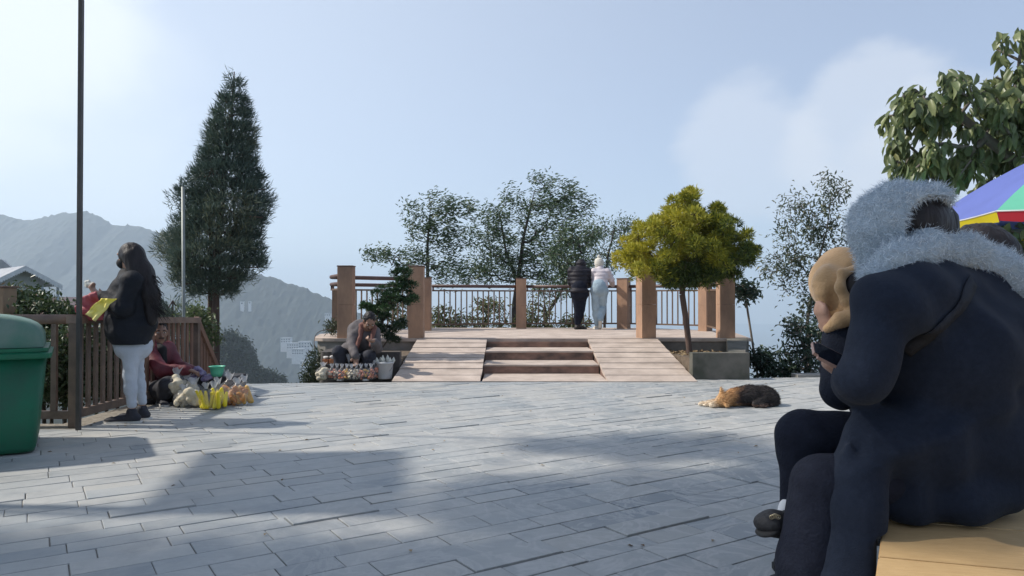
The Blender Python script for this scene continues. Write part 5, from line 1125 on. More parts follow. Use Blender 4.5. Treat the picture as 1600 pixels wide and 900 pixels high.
def s1(px, py, d, w, h, col, lab, seed, **k):
    q = W(px, py, d); k_ = 1.28 if k.get('grp', G1) == G1 else 1.12; return snack((q.x, q.y, max(0.004, q.z) if q.z > .1 else 0.004), w * k_, h * (k_ - .06), col, lab, k.pop('grp', G1), seed, **k)
s1(276, 618, 7.45, .19, .25, pop, 'leftmost bag of white popcorn on the paving', 1); s1(292, 618, 7.55, .19, .30, pop, 'tall popcorn bag behind the leftmost one', 2); s1(303, 622, 7.35, .20, .26, pop, 'popcorn bag touching the yellow puff bags', 3)
s1(288, 622, 7.35, .17, .20, pop, 'low popcorn bag at the front of the pile', 4)
s1(322, 632, 7.2, .13, .23, yst, 'leftmost bag of yellow corn sticks', 5, kind='stick'); s1(334, 634, 7.2, .15, .24, yst, 'middle bag of yellow corn sticks', 6, kind='stick'); s1(346, 630, 7.3, .15, .27, yst, 'right bag of yellow corn sticks leaning toward the orange chips', 7, kind='stick', lean=(-.15, 0))
s1(358, 624, 7.5, .17, .29, org, 'bag of dark orange chips behind the yellow sticks', 8, kind='chip'); s1(371, 626, 7.45, .17, .25, org, 'bag of dark orange chips in the middle of the right side', 9, kind='chip'); s1(382, 624, 7.5, .15, .27, amb, 'rightmost bag of amber sticks', 10, kind='stick'); s1(352, 618, 7.7, .16, .30, org, 'orange chip bag half hidden under the green tub', 11, kind='chip')
for i, (px, py, lab) in enumerate(((302, 590, 'purple packet on the popcorn bags'), (314, 584, 'purple and white packet left of the green tub'), (322, 591, 'purple packet nearest the yellow sticks'), (308, 578, 'purple packet highest on the pile'))):
    q = W(px, py, 7.6); o = body('purple_packet', [ell((q.x, q.y, q.z), V3(.055, .03, .035), [(.9, .3, .2), (-.3, .9, 0), (-.2, 0, .95)])], purp, None, .006, .01, disp=folds(.012, 30, i)); tag(o, lab, 'packet', 'purple packets on the snack pile')
q = W(315, 622, 7.75); MB().box(q.x - .32, q.x + .38, q.y - .12, q.y + .25, .0, .27, 0, .01).obj('snack_crate', mat('dark_crate', (0.03, 0.03, 0.035), .8)); tag(bpy.data.objects['snack_crate'], 'dark crate under the green tub and purple packets', 'crate')
q = W(339, 585, 7.65); q.z = .272; gt = thing('plastic_tub', (q.x, q.y, q.z), 'small mint green plastic tub on top of the snack bags', 'tub')
mint = mat('mint_plastic', (0.10, 0.50, 0.33), .45, (.08, .42, .28), 3)
MB().lathe([(0.05, 0), (.062, .04), (.075, .1), (.082, .102), (.082, .108), (.070, .106), (.058, .04), (.046, .006)], (q.x, q.y, q.z), 24).obj('tub_body', mint, gt, True)
# === crouching vendor in grey hoodie before the left planter
YC = 10.15
cv = thing('person', (-2.1, YC, 0), 'crouching man in a grey hooded jacket and brown scarf bending over his snack display', 'person')
def w3(px, py, dy=0.0): q = W(px, py, YC + dy); return V3(q.x, q.y, q.z)
hd = w3(577, 502, -.18); fdir = (.28, -.70, -.75); chs = w3(567, 525, .02); pel = w3(552, 557, .16)
shl, shr = w3(585, 520, -.02), w3(553, 515, .02); hl, hr_ = w3(565, 560, .1), w3(545, 560, .1)
# person's right arm is at the picture's left
elr, wrr = w3(549, 541, -.2), w3(555, 556, -.36); el2, wr2 = w3(589, 545, -.2), w3(585, 533, -.42)
knr, anr = w3(528, 550, -.30), w3(534, 583, -.22); knl, anl = w3(577, 556, -.28), w3(573, 585, -.22)
up_ = (.12, -.25, 1)
P = head_prims(hd, fdir, up_) + neck(chs, hd) + torso(pel, chs, shl, shr, hl, hr_) + arm(shr, elr, wrr) + arm(shl, el2, wr2) + leg(hr_, knr, anr) + leg(hl, knl, anl) + hand_prims(wrr, (.15, -.2, -1), (0, -1, 0), .5) + hand_prims(wr2, (-.8, -.5, .1), (0, 0, 1), 1.2)
body('body', P, skin, cv, .0085, .018); face(cv, hd, fdir, up_, beard=True); short_hair('hair', hd, fdir, cv, up=up_, seed=5)
gj = mat('grey_hooded_jacket', (0.12, 0.105, 0.105), 0.8, (0.08, 0.07, 0.075), 10, .5, 40)
body('jacket', grow(torso(pel, chs, shl, shr, hl, hr_), .032) + grow(arm(shr, elr, wrr), .030) + grow(arm(shl, el2, wr2 - .04 * unit(wr2 - el2)), .030) + [ell(w3(562, 506, .08), V3(.105, .06, .065))], gj, cv, .010, .025, disp=folds(.012, 10, 7))
scf = mat('brown_red_scarf', (0.20, 0.09, 0.07), .9, (.13, .06, .05), 12, .6, 60)
body('scarf', [cap(w3(566, 508, -.1), w3(562, 530, -.19), .035, .03), cap(w3(562, 530, -.19), w3(556, 545, -.22), .03, .035), cap(w3(584, 512, -.14), w3(580, 540, -.24), .03, .03), cap(w3(566, 508, -.1), w3(584, 512, -.14), .04)], scf, cv, .008, .02, disp=folds(.008, 14, 4))
body('trousers', grow(leg(hr_, knr, anr), .026) + grow(leg(hl, knl, anl), .026) + [cap(hl, hr_, .14)], mat('dark_navy_trousers', (0.012, 0.014, 0.024), .85, (.02, .022, .034), 10, .4, 40), cv, .010, .025, disp=folds(.008, 12, 9))
for a_ in (anr, anl): a_ = a_.copy(); a_[2] = .09; shoe(a_, (.1, -1), sm, cv, 1.05, sw)
sbx = MB().box(pel[0] - .2, pel[0] + .2, pel[1] - .12, pel[1] + .14, 0, .19, 0, .01).obj('low_stool', mat('dark_crate', (0.03, 0.03, 0.035), .8)); tag(sbx, 'low dark box the crouching vendor sits on', 'stool')
# his display
G2 = 'snack cones and bags before the crouching vendor'
pk = mat('pink_prawn_chips', (0.66, 0.25, 0.14), .6, (.50, .19, .12), 16, .5, 40); ivory = mat('ivory_snack', (0.66, 0.60, 0.48), .6, (.5, .42, .3), 14, .5, 40)
s1(505, 588, 9.75, .19, .24, pop, 'white bag of popcorn at the left end of the display', 21, grp=G2)
names = ['first', 'second', 'third', 'fourth', 'fifth', 'sixth', 'seventh', 'eighth', 'ninth']
for i in range(9):
    px = 519 + i * 7.6; s1(px, 590, 9.70 + .02 * (i % 2) + .012 * abs(i - 4), .115, .22, (pk, ivory, pk, amb)[i % 4] if i != 4 else ivory, f'{names[i]} pink and white snack pouch counting from the left of the front row', 30 + i, grp=G2, kind='chip')
s1(584, 590, 9.85, .14, .26, pk, 'bulky bag of pink chips at the right end of the display beside the bucket', 44, grp=G2, kind='chip')
q = W(545, 590, 9.95); bx = thing('display_box', (q.x, q.y, 0), 'dark low box carrying the upper row of the snack display', 'box')
MB().box(q.x - .34, q.x + .26, q.y - .1, q.y + .12, 0, .20, 0, .008).obj('box_body', mat('dark_crate', (0.03, 0.03, 0.035)), bx)
for i, px in enumerate((509, 519)):
    q = W(px, 567, 9.93); o = MB().box(q.x - .036, q.x + .036, q.y - .03, q.y + .03, .202, .262, 0, .005).obj('orange_packet', mat('orange_packet', (0.50, 0.20, 0.08), .5, (.4, .14, .05))); tag(o, ('left' if i == 0 else 'right') + ' of two small orange packets on the display box', 'packet', 'orange packets on the display box')
    o = body('wrapped_bun', [ell((q.x, q.y, .285), V3(.036, .03, .024))], mat('white_film_bun', (.7, .66, .62), .4), None, .005, .01, disp=folds(.01, 40, i)); tag(o, 'white wrapped bundle on the ' + ('left' if i == 0 else 'right') + ' orange packet', 'bundle', 'white bundles on the orange packets')
for i, (px, lab) in enumerate(((532, 'clear empty paper cone left of the vendor\'s lowered hand'), (545, 'clear paper cone just under the lowered hand'), (559, 'tall clear paper cone right of the lowered hand'))):
    q = W(px, 575, 9.93); mb = MB(); mb.lathe([(.006, 0), (.045, .13), (.043, .13), (.004, .005)], (q.x, q.y, .203), 14); o = mb.obj('paper_cone', filmw, None, True); tag(o, lab, 'paper cone', 'clear cones on the display box')
bk = thing('plastic_bucket', (-1.75, 9.9, 0), 'white plastic bucket with wire handle filled with paper cones', 'bucket'); q = W(601.5, 590, 9.9); wp = mat('white_plastic', (0.60, 0.61, 0.62), .4, (.5, .51, .52), 4)
MB().lathe([(.088, 0), (.092, .01), (.112, .205), (.118, .207), (.118, .225), (.110, .227), (.104, .2), (.085, .02)], (q.x, q.y, .002), 28).obj('bucket_body', wp, bk, True)
MB().tube([(q.x + .115 * math.cos(a), q.y - .03 - .09 * math.sin(a) * .6, .205 - .12 * math.sin(a)) for a in np.linspace(0, math.pi, 14)], .0022, 5).obj('handle', mat('wire', (.12, .12, .12), .4), bk)
ct_ = ('leftmost', 'second', 'middle left', 'middle right', 'fifth', 'rightmost')
for i, dx in enumerate((-.08, -.05, -.018, .022, .055, .085)):
    q2 = V3(q.x + dx, q.y + (.03 if i % 2 else -.03), .16); mb = MB(); L2 = .13 + .03 * (i in (2, 3)); tx = dx * .25
    n = 12; r0 = [tuple(q2 + V3(.008 * math.cos(2 * math.pi * k / n), .008 * math.sin(2 * math.pi * k / n), 0)) for k in range(n)]; r1 = [tuple(q2 + V3(tx + .028 * math.cos(2 * math.pi * k / n), .02 * math.sin(2 * math.pi * k / n), L2 * .65)) for k in range(n)]; r2 = [tuple(q2 + V3(tx * 1.3 + .004 * math.cos(2 * math.pi * k / n), .004 * math.sin(2 * math.pi * k / n), L2)) for k in range(n)]
    loft(mb, [r0, r1, r2]); o = mb.obj('paper_cone', mat('white_paper', (0.62, 0.62, 0.56)), None, False); tag(o, ct_[i] + ' white paper cone standing in the bucket', 'paper cone', 'white cones in the bucket')
# === pair at the railing
YP = 15.6
def pair(label, hatc, P_, jm_, tm_, parts):
    pass
dv = thing('person', (1.4, YP, HP), 'person in a black puffer jacket and black trousers leaning on the railing', 'person')
def w4(px, py, dy=0.0): q = W(px, py, YP + dy); return V3(q.x, q.y, q.z)
hd = w4(908, 417, .22); fdir = (.35, 1, -.35); chs = w4(905, 430, .02); pel = w4(905, 458, -.12)
shl, shr = w4(894, 424, .05), w4(918, 426, .05); hl, hr_ = w4(900, 460, -.1), w4(911, 460, -.1)
ell_, wrl = w4(893, 441, .12), w4(900, 446, .33); elr, wrr = w4(920, 440, .1), w4(918, 446, .33)
knl, anl = w4(902, 484, -.08), w4(901, 506, -.08); knr, anr = w4(909, 484, -.04), w4(904, 505, -.02)
body('body', head_prims(hd, fdir) + neck(chs, hd) + torso(pel, chs, shl, shr, hl, hr_) + arm(shl, ell_, wrl) + arm(shr, elr, wrr) + leg(hl, knl, anl) + leg(hr_, knr, anr) + hand_prims(wrl, (.3, 1, 0), (0, 0, -1), .9) + hand_prims(wrr, (-.3, 1, 0), (0, 0, -1), .9), skin2, dv, .009, .018)
pj = mat('black_puffer', (0.010, 0.009, 0.014), .6, (.016, .014, .02), 6, .4, 30, spec=.25)
puff = lambda G: .012 * np.abs(np.sin(G[..., 2] * math.pi / .085)) - .008
body('jacket', grow(torso(pel, chs, shl, shr, hl, hr_, 1.02), .045) + [ell(w4(905, 438), V3(.185, .15, .22))] + grow(arm(shl, ell_, wrl), .045) + grow(arm(shr, elr, wrr), .045) + [ell(w4(908, 413, .12), V3(.115, .12, .11))], pj, dv, .010, .03, disp=lambda G: -puff(G), cut=lambda G: w4(905, 457)[2] - G[..., 2])
body('trousers', grow(leg(hl, knl, anl), .012) + grow(leg(hr_, knr, anr), .012) + [cap(hl, hr_, .12), ell(pel, V3(.185, .135, .16)), ell(pel + V3(0, 0, .12), V3(.16, .12, .16))], navy, dv, .010, .02)
for a_, d_ in ((anl, (.0, 1)), (anr, (.8, .6))): a_ = a_.copy(); a_[2] = HP + .092; shoe(a_, d_, mat('brown_black_boot', (.03, .022, .02), .6), dv, 1.05, mat('dark_sole', (.02, .02, .02), .8))
body('hair', [ell(hd + V3(0, -.01, .03), V3(.09, .10, .10))], hairm, dv, .008, .01)
lv = thing('person', (1.9, YP, HP), 'person in a white short jacket pale jeans and white bobble hat leaning on the railing', 'person')
hd = w4(936, 412, .12); fdir = (.15, 1, -.1); chs = w4(938, 431, .03); pel = w4(936, 452, -.1)
shl, shr = w4(928, 425, .03), w4(949, 425, .03); hl, hr_ = w4(931, 455, -.08), w4(942, 455, -.08)
ell_, wrl = w4(924, 438, .1), w4(928, 445, .35); elr, wrr = w4(955, 437, .08), w4(957, 445, .33)
knl, anl = w4(931, 482, -.06), w4(933, 507, -.02); knr, anr = w4(941, 480, .0), w4(938, 500, -.16)
body('body', head_prims(hd, fdir, s=.95) + neck(chs, hd) + torso(pel, chs, shl, shr, hl, hr_, .95) + arm(shl, ell_, wrl) + arm(shr, elr, wrr) + leg(hl, knl, anl) + leg(hr_, knr, anr) + hand_prims(wrl, (.3, 1, 0), (0, 0, -1), .9) + hand_prims(wrr, (-.3, 1, 0), (0, 0, -1), .9), skin2, lv, .009, .018)
wj = mat('white_puffer', (0.62, 0.56, 0.57), .55, (.52, .47, .49), 8, .4, 30)
body('jacket', grow(torso(w4(937, 444, -.05), chs, shl, shr, w4(932, 446), w4(942, 446), .95), .030) + grow(arm(shl, ell_, wrl), .034) + grow(arm(shr, elr, wrr), .034) + [cap(chs + V3(0, .02, .13), chs + V3(0, .03, .17), .075)], wj, lv, .009, .025, disp=lambda G: .008 * np.abs(np.sin(G[..., 2] * math.pi / .075)), cut=lambda G: w4(937, 451)[2] - G[..., 2])
body('jeans', grow(leg(hl, knl, anl + V3(0, 0, .02)), .028) + grow(leg(hr_, knr, anr + V3(0, 0, .02)), .028) + [cap(hl, hr_, .118), ell(pel, V3(.178, .135, .16)), ell(pel + V3(0, 0, .08), V3(.155, .118, .14))], mat('light_blue_jeans', (.36, .46, .52), .85, (.27, .36, .42), 7, .4, 40), lv, .009, .02, disp=folds(.007, 12, 3))
wsh = mat('white_trainer', (.62, .58, .50), .6); a_ = anl.copy(); a_[2] = HP + .09; shoe(a_, (-.2, 1), wsh, lv, 1.0, sw)
r, f, u = fr_((0, .35, -.95)); body('shoe', [cap(anr + V3(0, 0, -.02), anr + V3(.0, .04, -.14), .042, .038), ell(anr + V3(0, .05, -.15), V3(.042, .035, .05))], wsh, lv, .006, .02)
kn = mat('cream_knit', (.66, .63, .55), .9, (.55, .52, .45), 40, .7, 80)
ht = body('bobble_hat', [ell(hd + V3(0, 0, .045), V3(.098, .108, .088)), cap(hd + V3(0, -.02, .005), hd + V3(0, -.02, -.005), .10)], kn, lv, .007, .02, disp=lambda G: .004 * np.sin(G[..., 2] * 160)); body('bobble', [ell(hd + V3(0, 0, .15), V3(.042, .042, .036))], kn, ht, .006, .01, disp=folds(.008, 60))
body('snood', [cap(hd + V3(0, -.0, -.07), hd + V3(0, .0, -.10), .088)], kn, lv, .008, .02, disp=lambda G: .004 * np.sin(G[..., 2] * 160))
# === sleeping dog
YD = 7.45
dg = thing('dog', (2.4, YD, 0), 'sleeping dog with black back and tan head lying on the slate paving', 'dog')
def wd(px, py, dy=0.0): q = W(px, py, YD + dy); return V3(q.x, q.y, q.z)
def dz(px, z, dy=0.0): q = W(px, 620, YD + dy); return V3(q.x, q.y, z)
P = [ell(dz(1190, .085, .05), V3(.145, .14, .105)), ell(dz(1171, .095, .03), V3(.13, .13, .105)), ell(dz(1158, .085, .02), V3(.12, .12, .095)), ell(dz(1147, .085, -.02), V3(.085, .09, .085)),      # rump to shoulders
     ell(dz(1202, .065, .02), V3(.085, .12, .075)),
     cap(dz(1145, .09, -.02), dz(1134, .075, -.09), .07, .06),   # neck
     ell(dz(1130, .065, -.11), V3(.075, .07, .062)), cap(dz(1128, .06, -.12), dz(1113, .030, -.15), .048, .026), cap(dz(1116, .032, -.15), dz(1111, .026, -.15), .024, .022),     # head, muzzle
     cap(dz(1128, .105, -.10), dz(1126, .190, -.09), .034, .007), cap(dz(1133, .05, -.17), dz(1135, .022, -.215), .024, .012),   # ears
     cap(dz(1145, .06, .0), dz(1122, .045, -.02), .036, .026), cap(dz(1122, .045, -.02), dz(1098, .022, -.03), .026, .018), ell(dz(1095, .018, -.03), V3(.03, .02, .016)),    # fore leg stretched out
     cap(dz(1148, .04, -.08), dz(1128, .03, -.05), .032, .022), cap(dz(1128, .03, -.05), dz(1106, .018, -.07), .022, .016), ell(dz(1103, .016, -.07), V3(.028, .02, .014)),
     cap(dz(1195, .07, -.06), dz(1180, .035, -.14), .05, .03), cap(dz(1180, .035, -.14), dz(1196, .022, -.17), .026, .018), ell(dz(1192, .018, -.185), V3(.032, .018, .016)),
     cap(dz(1208, .04, .05), dz(1213, .02, -.03), .025, .022), cap(dz(1213, .02, -.03), dz(1203, .02, -.12), .022, .012)]
xa, xb = dz(1140, 0)[0], dz(1160, 0)[0]
fur = bpy.data.materials.new('dog_fur'); fur.use_nodes = True; t = fur.node_tree; N = t.nodes; L = t.links; b_ = N['Principled BSDF']; b_.inputs['Roughness'].default_value = .9
at = N.new('ShaderNodeAttribute'); at.attribute_name = 'tint'; rp = N.new('ShaderNodeValToRGB'); e = rp.color_ramp.elements; e[0].position = 0; e[0].color = (.72, .60, .45, 1); e[1].position = 1; e[1].color = (.018, .016, .018, 1)
for p_, c_ in ((.22, (.55, .33, .15)), (.45, (.46, .25, .11)), (.62, (.10, .06, .045)), (.72, (.03, .024, .024)), (.92, (.035, .03, .03))): q = e.new(p_); q.color = c_ + (1,)
L.new(at.outputs['Fac'], rp.inputs[0]); L.new(rp.outputs[0], b_.inputs['Base Color'])
def furtint(Pt):
    px = 800 + Pt[:, 0] / np.maximum(Pt[:, 1], 1) * F; leg_ = np.clip((1124 - px) / 14, 0, 1)
    t = np.interp(px + 6 * vnoise(Pt * 18, 2) - (Pt[:, 2] - .08) * 55, [1095, 1120, 1138, 1150, 1162, 1215], [.0, .25, .40, .62, .85, .95]); return np.where(Pt[:, 2] < .04, t * .75, t) - leg_ * .15
db = body('body', P, fur, dg, .007, .022); me = db.data; Vv = np.zeros(len(me.vertices) * 3, np.float32); me.vertices.foreach_get('co', Vv); Vv = Vv.reshape(-1, 3); Vv[:, 2] = np.maximum(Vv[:, 2], .003); me.vertices.foreach_set('co', Vv.ravel())
a_ = me.attributes.new('tint', 'FLOAT', 'POINT'); a_.data.foreach_set('value', np.clip(furtint(Vv), 0, 1).astype(np.float32))
Pp, Nn = surf_pts(db, 26000, 4, cond=lambda P: P[:, 2] > .02)
st_ = strands('fur', Pp, Nn * .6 + np.array([.9, .1, -.15]), .022, .0028, fur, dg, seed=6, segs=2); tv = np.repeat(np.clip(furtint(Pp) + np.random.default_rng(3).normal(0, .05, len(Pp)), 0, 1), 6); st_.data.attributes['tint'].data.foreach_set('value', tv.astype(np.float32))
body('nose', [ell(dz(1109.5, .03, -.155), V3(.012, .012, .010))], mat('dog_nose', (.015, .013, .013), .3), dg, .004, .005)
# === seated women on the bench
# near woman: dark coat, fluffy pale scarf over her head
YG = 2.2
gw = thing('person', (1.3, YG, .45), 'near seated woman in a dark coat with a fluffy pale blue scarf over her head', 'person')
def g(px, py, d=YG): q = W(px, py, d); return V3(q.x, q.y, q.z)
hd = g(1408, 362, 2.25); fdir = (-.92, .25, -.38)
P = head_prims(hd, fdir) + [cap(g(1435, 430), hd, .062, .055), cap(g(1395, 475, 2.08), g(1535, 470, 2.38), .075), ell(g(1478, 540, 2.25), V3(.17, .17, .2)), ell(g(1490, 680, 2.25), V3(.17, .17, .2)),
     cap(g(1395, 478, 2.06), g(1352, 596, 2.03), .052, .042), cap(g(1352, 596, 2.03), g(1340, 592, 2.2), .04, .028), cap(g(1500, 730, 2.3), g(1260, 684, 2.28), .06, .045), cap(g(1256, 700, 2.28), g(1243, 800, 2.28), .040, .030),
     cap(g(1490, 745, 2.15), g(1290, 750, 2.1), .06, .045), cap(g(1285, 755, 2.1), g(1262, 985, 2.08), .042, .036)] + hand_prims(g(1338, 592, 2.24), (-.8, .3, .3), (0, .2, 1), .7, .8)
body('body', P, skin2, gw, .010, .022)
coat = mat('navy_wool_coat', (0.0105, 0.0155, 0.028), 0.92, (0.015, 0.021, 0.036), 60, 0.28, 260, spec=.12, sheen=.04, detail=8)
C_ = [cap(g(1392, 484, 2.05), g(1520, 452, 2.35), .115, .12), ell(g(1470, 560, 2.22), V3(.225, .21, .24)), ell(g(1520, 560, 2.3), V3(.23, .20, .25)), ell(g(1482, 680, 2.26), V3(.235, .22, .21)), ell(g(1468, 755, 2.25), V3(.195, .22, .10)), cap(g(1460, 752, 2.2), g(1420, 752, 2.12), .10, .09), cap(g(1402, 788, 2.08), g(1528, 782, 2.16), .055, .06), ell(g(1462, 765, 2.22), V3(.20, .20, .09)),
      cap(g(1420, 455, 2.15), g(1440, 430, 2.22), .10, .07), cap(g(1560, 490, 2.4), g(1590, 600, 2.42), .13, .17), ell(g(1575, 640, 2.4), V3(.17, .17, .17)),
      cap(g(1388, 488, 2.02), g(1352, 588, 2.0), .088, .082), cap(g(1352, 588, 2.0), g(1343, 592, 2.12), .082, .075), cap(g(1343, 592, 2.12), g(1342, 588, 2.2), .062, .05),
      # skirt of the coat falling over the thigh and in front of the bench end
      cap(g(1440, 690, 2.13), g(1372, 690, 2.08), .13, .085), cap(g(1372, 690, 2.08), g(1340, 790, 2.03), .085, .075), cap(g(1340, 790, 2.03), g(1330, 930, 2.0), .075, .072), cap(g(1330, 930, 2.0), g(1330, 1000, 2.0), .07, .07), cap(g(1362, 760, 2.06), g(1345, 900, 1.99), .05, .04)]
def coat_disp(G):
    u_ = G[..., 0] * .8 + G[..., 2] * .9
    return .014 * vnoise(G * V3(5, 5, 3), 11) + .008 * vnoise(G * V3(11, 11, 5), 12) + .011 * np.sin(G[..., 0] * 34 + G[..., 2] * 9 + 3 * vnoise(G * V3(4, 4, 2), 5)) * np.clip((.78 - G[..., 2]) * 5, 0, 1) + .006 * np.sin(u_ * 38 + 2 * vnoise(G * 3, 8)) * np.clip((G[..., 2] - .75) * 4, 0, 1) - .012 * np.exp(-((G[..., 2] - .72 - .35 * (G[..., 0] - 1.2)) / .03) ** 2) * (G[..., 2] < 1.0)
zb = .455
def coat_cut(G):
    # rests on the bench: nothing below the seat behind the bench's end edge
    s = (G[..., 0] - c0.x) * .878 - (G[..., 1] - c0.y) * .479      # >0 over the bench
    return np.maximum(-1 + 0 * s, np.minimum(zb - G[..., 2], s + .012))
CR = []
for pts, am, wd in (([(1440, 505), (1425, 560), (1420, 610)], -.030, .018), ([(1425, 610), (1400, 640), (1350, 645)], -.028, .018), ([(1345, 560), (1385, 590), (1415, 600)], -.012, .012), ([(1340, 545), (1380, 560), (1420, 565)], .010, .014), ([(1350, 520), (1390, 535), (1425, 530)], -.009, .014),
        ([(1480, 560), (1440, 620), (1425, 690)], .012, .022), ([(1530, 560), (1480, 630), (1455, 700)], -.013, .018), ([(1575, 600), (1530, 680), (1470, 725), (1400, 750)], .012, .034), ([(1590, 640), (1550, 710), (1490, 745)], -.008, .026),
        ([(1330, 660), (1318, 740), (1322, 860)], .018, .012), ([(1345, 670), (1340, 760), (1345, 880)], -.016, .014), ([(1370, 680), (1366, 760), (1362, 860)], .012, .014), ([(1385, 700), (1385, 770), (1378, 830)], -.010, .012),
        ([(1400, 470), (1430, 500), (1470, 505)], .008, .016), ([(1480, 480), (1520, 520), (1580, 540)], -.010, .018), ([(1500, 600), (1560, 620), (1600, 610)], -.010, .020), ([(1400, 715), (1440, 690), (1490, 640)], -.010, .014)):
    for dd in (2.0,): CR += on_line(pts, 2.03 if pts[0][0] < 1450 else 2.08, am, wd * 1.6)
crf = creases(CR)
body('coat', C_, coat, gw, .0095, .035, disp=lambda G: coat_disp(G) + crf(G), cut=coat_cut)
tr = [cap(g(1470, 705, 2.3), g(1255, 682, 2.28), .11, .080), cap(g(1255, 683, 2.28), g(1251, 705, 2.28), .080, .070), cap(g(1251, 705, 2.28), g(1243, 803, 2.28), .064, .050),
      cap(g(1470, 745, 2.13), g(1285, 752, 2.1), .085, .078), cap(g(1282, 756, 2.1), g(1265, 880, 2.08), .076, .084), cap(g(1265, 880, 2.08), g(1258, 985, 2.07), .084, .10)]
body('trousers', tr, navy, gw, .009, .022, disp=folds(.006, 8, 3, (1, 1, .7)), cut=coat_cut)
sk = body('sock', [cap(g(1234, 795, 2.26), g(1228, 818, 2.25), .034, .032)], mat('white_sock', (.68, .69, .70), .9, bump=.4), gw, .006, .01)
lo = mat('black_suede_loafer', (0.010, 0.010, 0.012), .7, (.018, .018, .02), 30, .4, 80)
lf = body('loafer', [cap(g(1232, 818, 2.23), g(1208, 815, 2.18), .034, .036), ell(g(1202, 817, 2.16), V3(.045, .045, .030)), cap(g(1236, 812, 2.24), g(1234, 824, 2.24), .033)], lo, gw, .006, .018)
body('sole', [cap(g(1234, 838, 2.23), g(1205, 832, 2.17), .012, .014), ell(g(1200, 828, 2.155), V3(.04, .045, .014), [(1, 0, .35), (0, 1, 0), (-.35, 0, 1)])], mat('dark_sole', (.03, .03, .03), .6), lf, .005, .018)
mb = MB(); 
for k in range(5): a0 = g(1206 + k * 2.6, 806 + abs(k - 2) * 1.0, 2.125); mb.tube([tuple(a0 + V3(.006 * math.cos(a), 0, .006 * math.sin(a))) for a in np.linspace(0, 2 * math.pi, 9)], .0018, 5)
mb.obj('metal_buckle', mat('old_brass', (.45, .38, .25), .35, metal=.9), lf, True)
fx = [cap(g(1268, 990, 2.33) + V3(0, 0, -.02), g(1262, 985, 2.33) + V3(-.1, 0, -.02), .04, .036)]
z_ = g(1262, 985, 2.08); an_ = V3(z_[0], z_[1], .09); shoe(an_, (-1, .2), lo, gw, 1.0, mat('dark_sole', (.03, .03, .03), .6), name='loafer')
# bag strap and pocket welt
# strap follows the coat: project a chain of points onto the coat surface from the camera side
from mathutils.bvhtree import BVHTree
cb = [o for o in gw.children if o.name.startswith('coat')][0]
bvh = BVHTree.FromPolygons([v.co.copy() for v in cb.data.vertices], [tuple(p.vertices) for p in cb.data.polygons])
def on(px, py, lift=.004):
    o = Vector((0, 0, CH)); d = (W(px, py, 1.0) - o).normalized(); h = bvh.ray_cast(o, d)
    return (h[0] + h[1] * lift, h[1]) if h[0] is not None else (W(px, py, 2.1), Vector((0, -1, 0)))
def ribbon(name, path, width, m, parent, lift=.006):
    mb = MB(); L1, L2 = [], []; n = 30; pts = []
    for i in range(n + 1):
        f_ = i / n * (len(path) - 1); k = min(int(f_), len(path) - 2); a, b = path[k], path[k + 1]; q = (a[0] + (b[0] - a[0]) * (f_ - k), a[1] + (b[1] - a[1]) * (f_ - k)); pts.append(on(q[0], q[1], lift))
    for i, (p, nr) in enumerate(pts):
        t_ = (pts[min(i + 1, n)][0] - pts[max(i - 1, 0)][0]).normalized(); s_ = t_.cross(nr).normalized() * width / 2; L1.append(tuple(p - s_)); L2.append(tuple(p + s_))
    mb.add(L1 + L2, [(i, i + 1, n + 2 + i, n + 1 + i) for i in range(n)]); o = mb.obj(name, m, parent, True); md = o.modifiers.new('s', 'SOLIDIFY'); md.thickness = .003; md.offset = 0; return o
ribbon('bag_strap', [(1518, 440), (1500, 478), (1470, 508), (1430, 538), (1416, 548)], .038, mat('grey_webbing', (.024, .028, .038), .8, (.018, .021, .03), 60, .5, 300, spec=.2), gw)
# scarf
fz = ctint('fluffy_pale_blue_yarn', [(0, (.38, .44, .50)), (.5, (.52, .59, .65)), (1, (.78, .83, .87))], rough=.6, transl=.25)
base = mat('pale_blue_knit', (.27, .33, .38), .9, (.38, .44, .49), 30, .6, 80)
hood = [ell(g(1398, 348, 2.25), V3(.118, .135, .120)), ell(g(1425, 322, 2.25), V3(.10, .125, .065)), cap(g(1376, 370, 2.22), g(1384, 410, 2.2), .085, .072), cap(g(1384, 410, 2.2), g(1382, 450, 2.15), .066, .048)]
hc = g(1456, 366, 2.17)
def hood_cut(G): return .106 - np.linalg.norm((G - hc) * V3(1, .55, .95), axis=-1)
hb = body('scarf_hood', hood, base, gw, .007, .02, disp=folds(.012, 14, 5), cut=hood_cut)
drape = [cap(g(1372, 436, 2.10), g(1402, 408, 2.10), .036, .050), cap(g(1400, 408, 2.10), g(1450, 388, 2.16), .050, .052), cap(g(1450, 388, 2.16), g(1505, 396, 2.26), .052, .055), cap(g(1505, 396, 2.26), g(1560, 420, 2.3), .055, .058), cap(g(1560, 420, 2.3), g(1612, 446, 2.26), .058, .05), cap(g(1400, 408, 2.25), g(1480, 400, 2.42), .06, .06), cap(g(1382, 440, 2.2), g(1374, 438, 2.1), .046, .036)]
sb = body('scarf_drape', drape, base, gw, .007, .025, disp=folds(.010, 15, 9))
for o_, n_, sd in ((hb, 26000, 1), (sb, 26000, 2)):
    Pp, Nn = surf_pts(o_, n_, sd); cl3 = np.stack([vnoise(Pp * 45 + k * 9, 3 + k) for k in range(3)], 1); strands('fluff', Pp, Nn * .8 + cl3 * 1.2 + np.random.default_rng(sd).normal(size=Pp.shape) * .6, .0165, .0016, fz, o_, seed=sd, segs=2, curl=.8)
hw = body('hair', [ell(g(1420, 352, 2.26), V3(.112, .125, .108)), cap(g(1450, 350, 2.28), g(1455, 400, 2.28), .08, .085)], hairm, gw, .007, .02, disp=folds(.005, 50, 3, (1, 1, .2)))
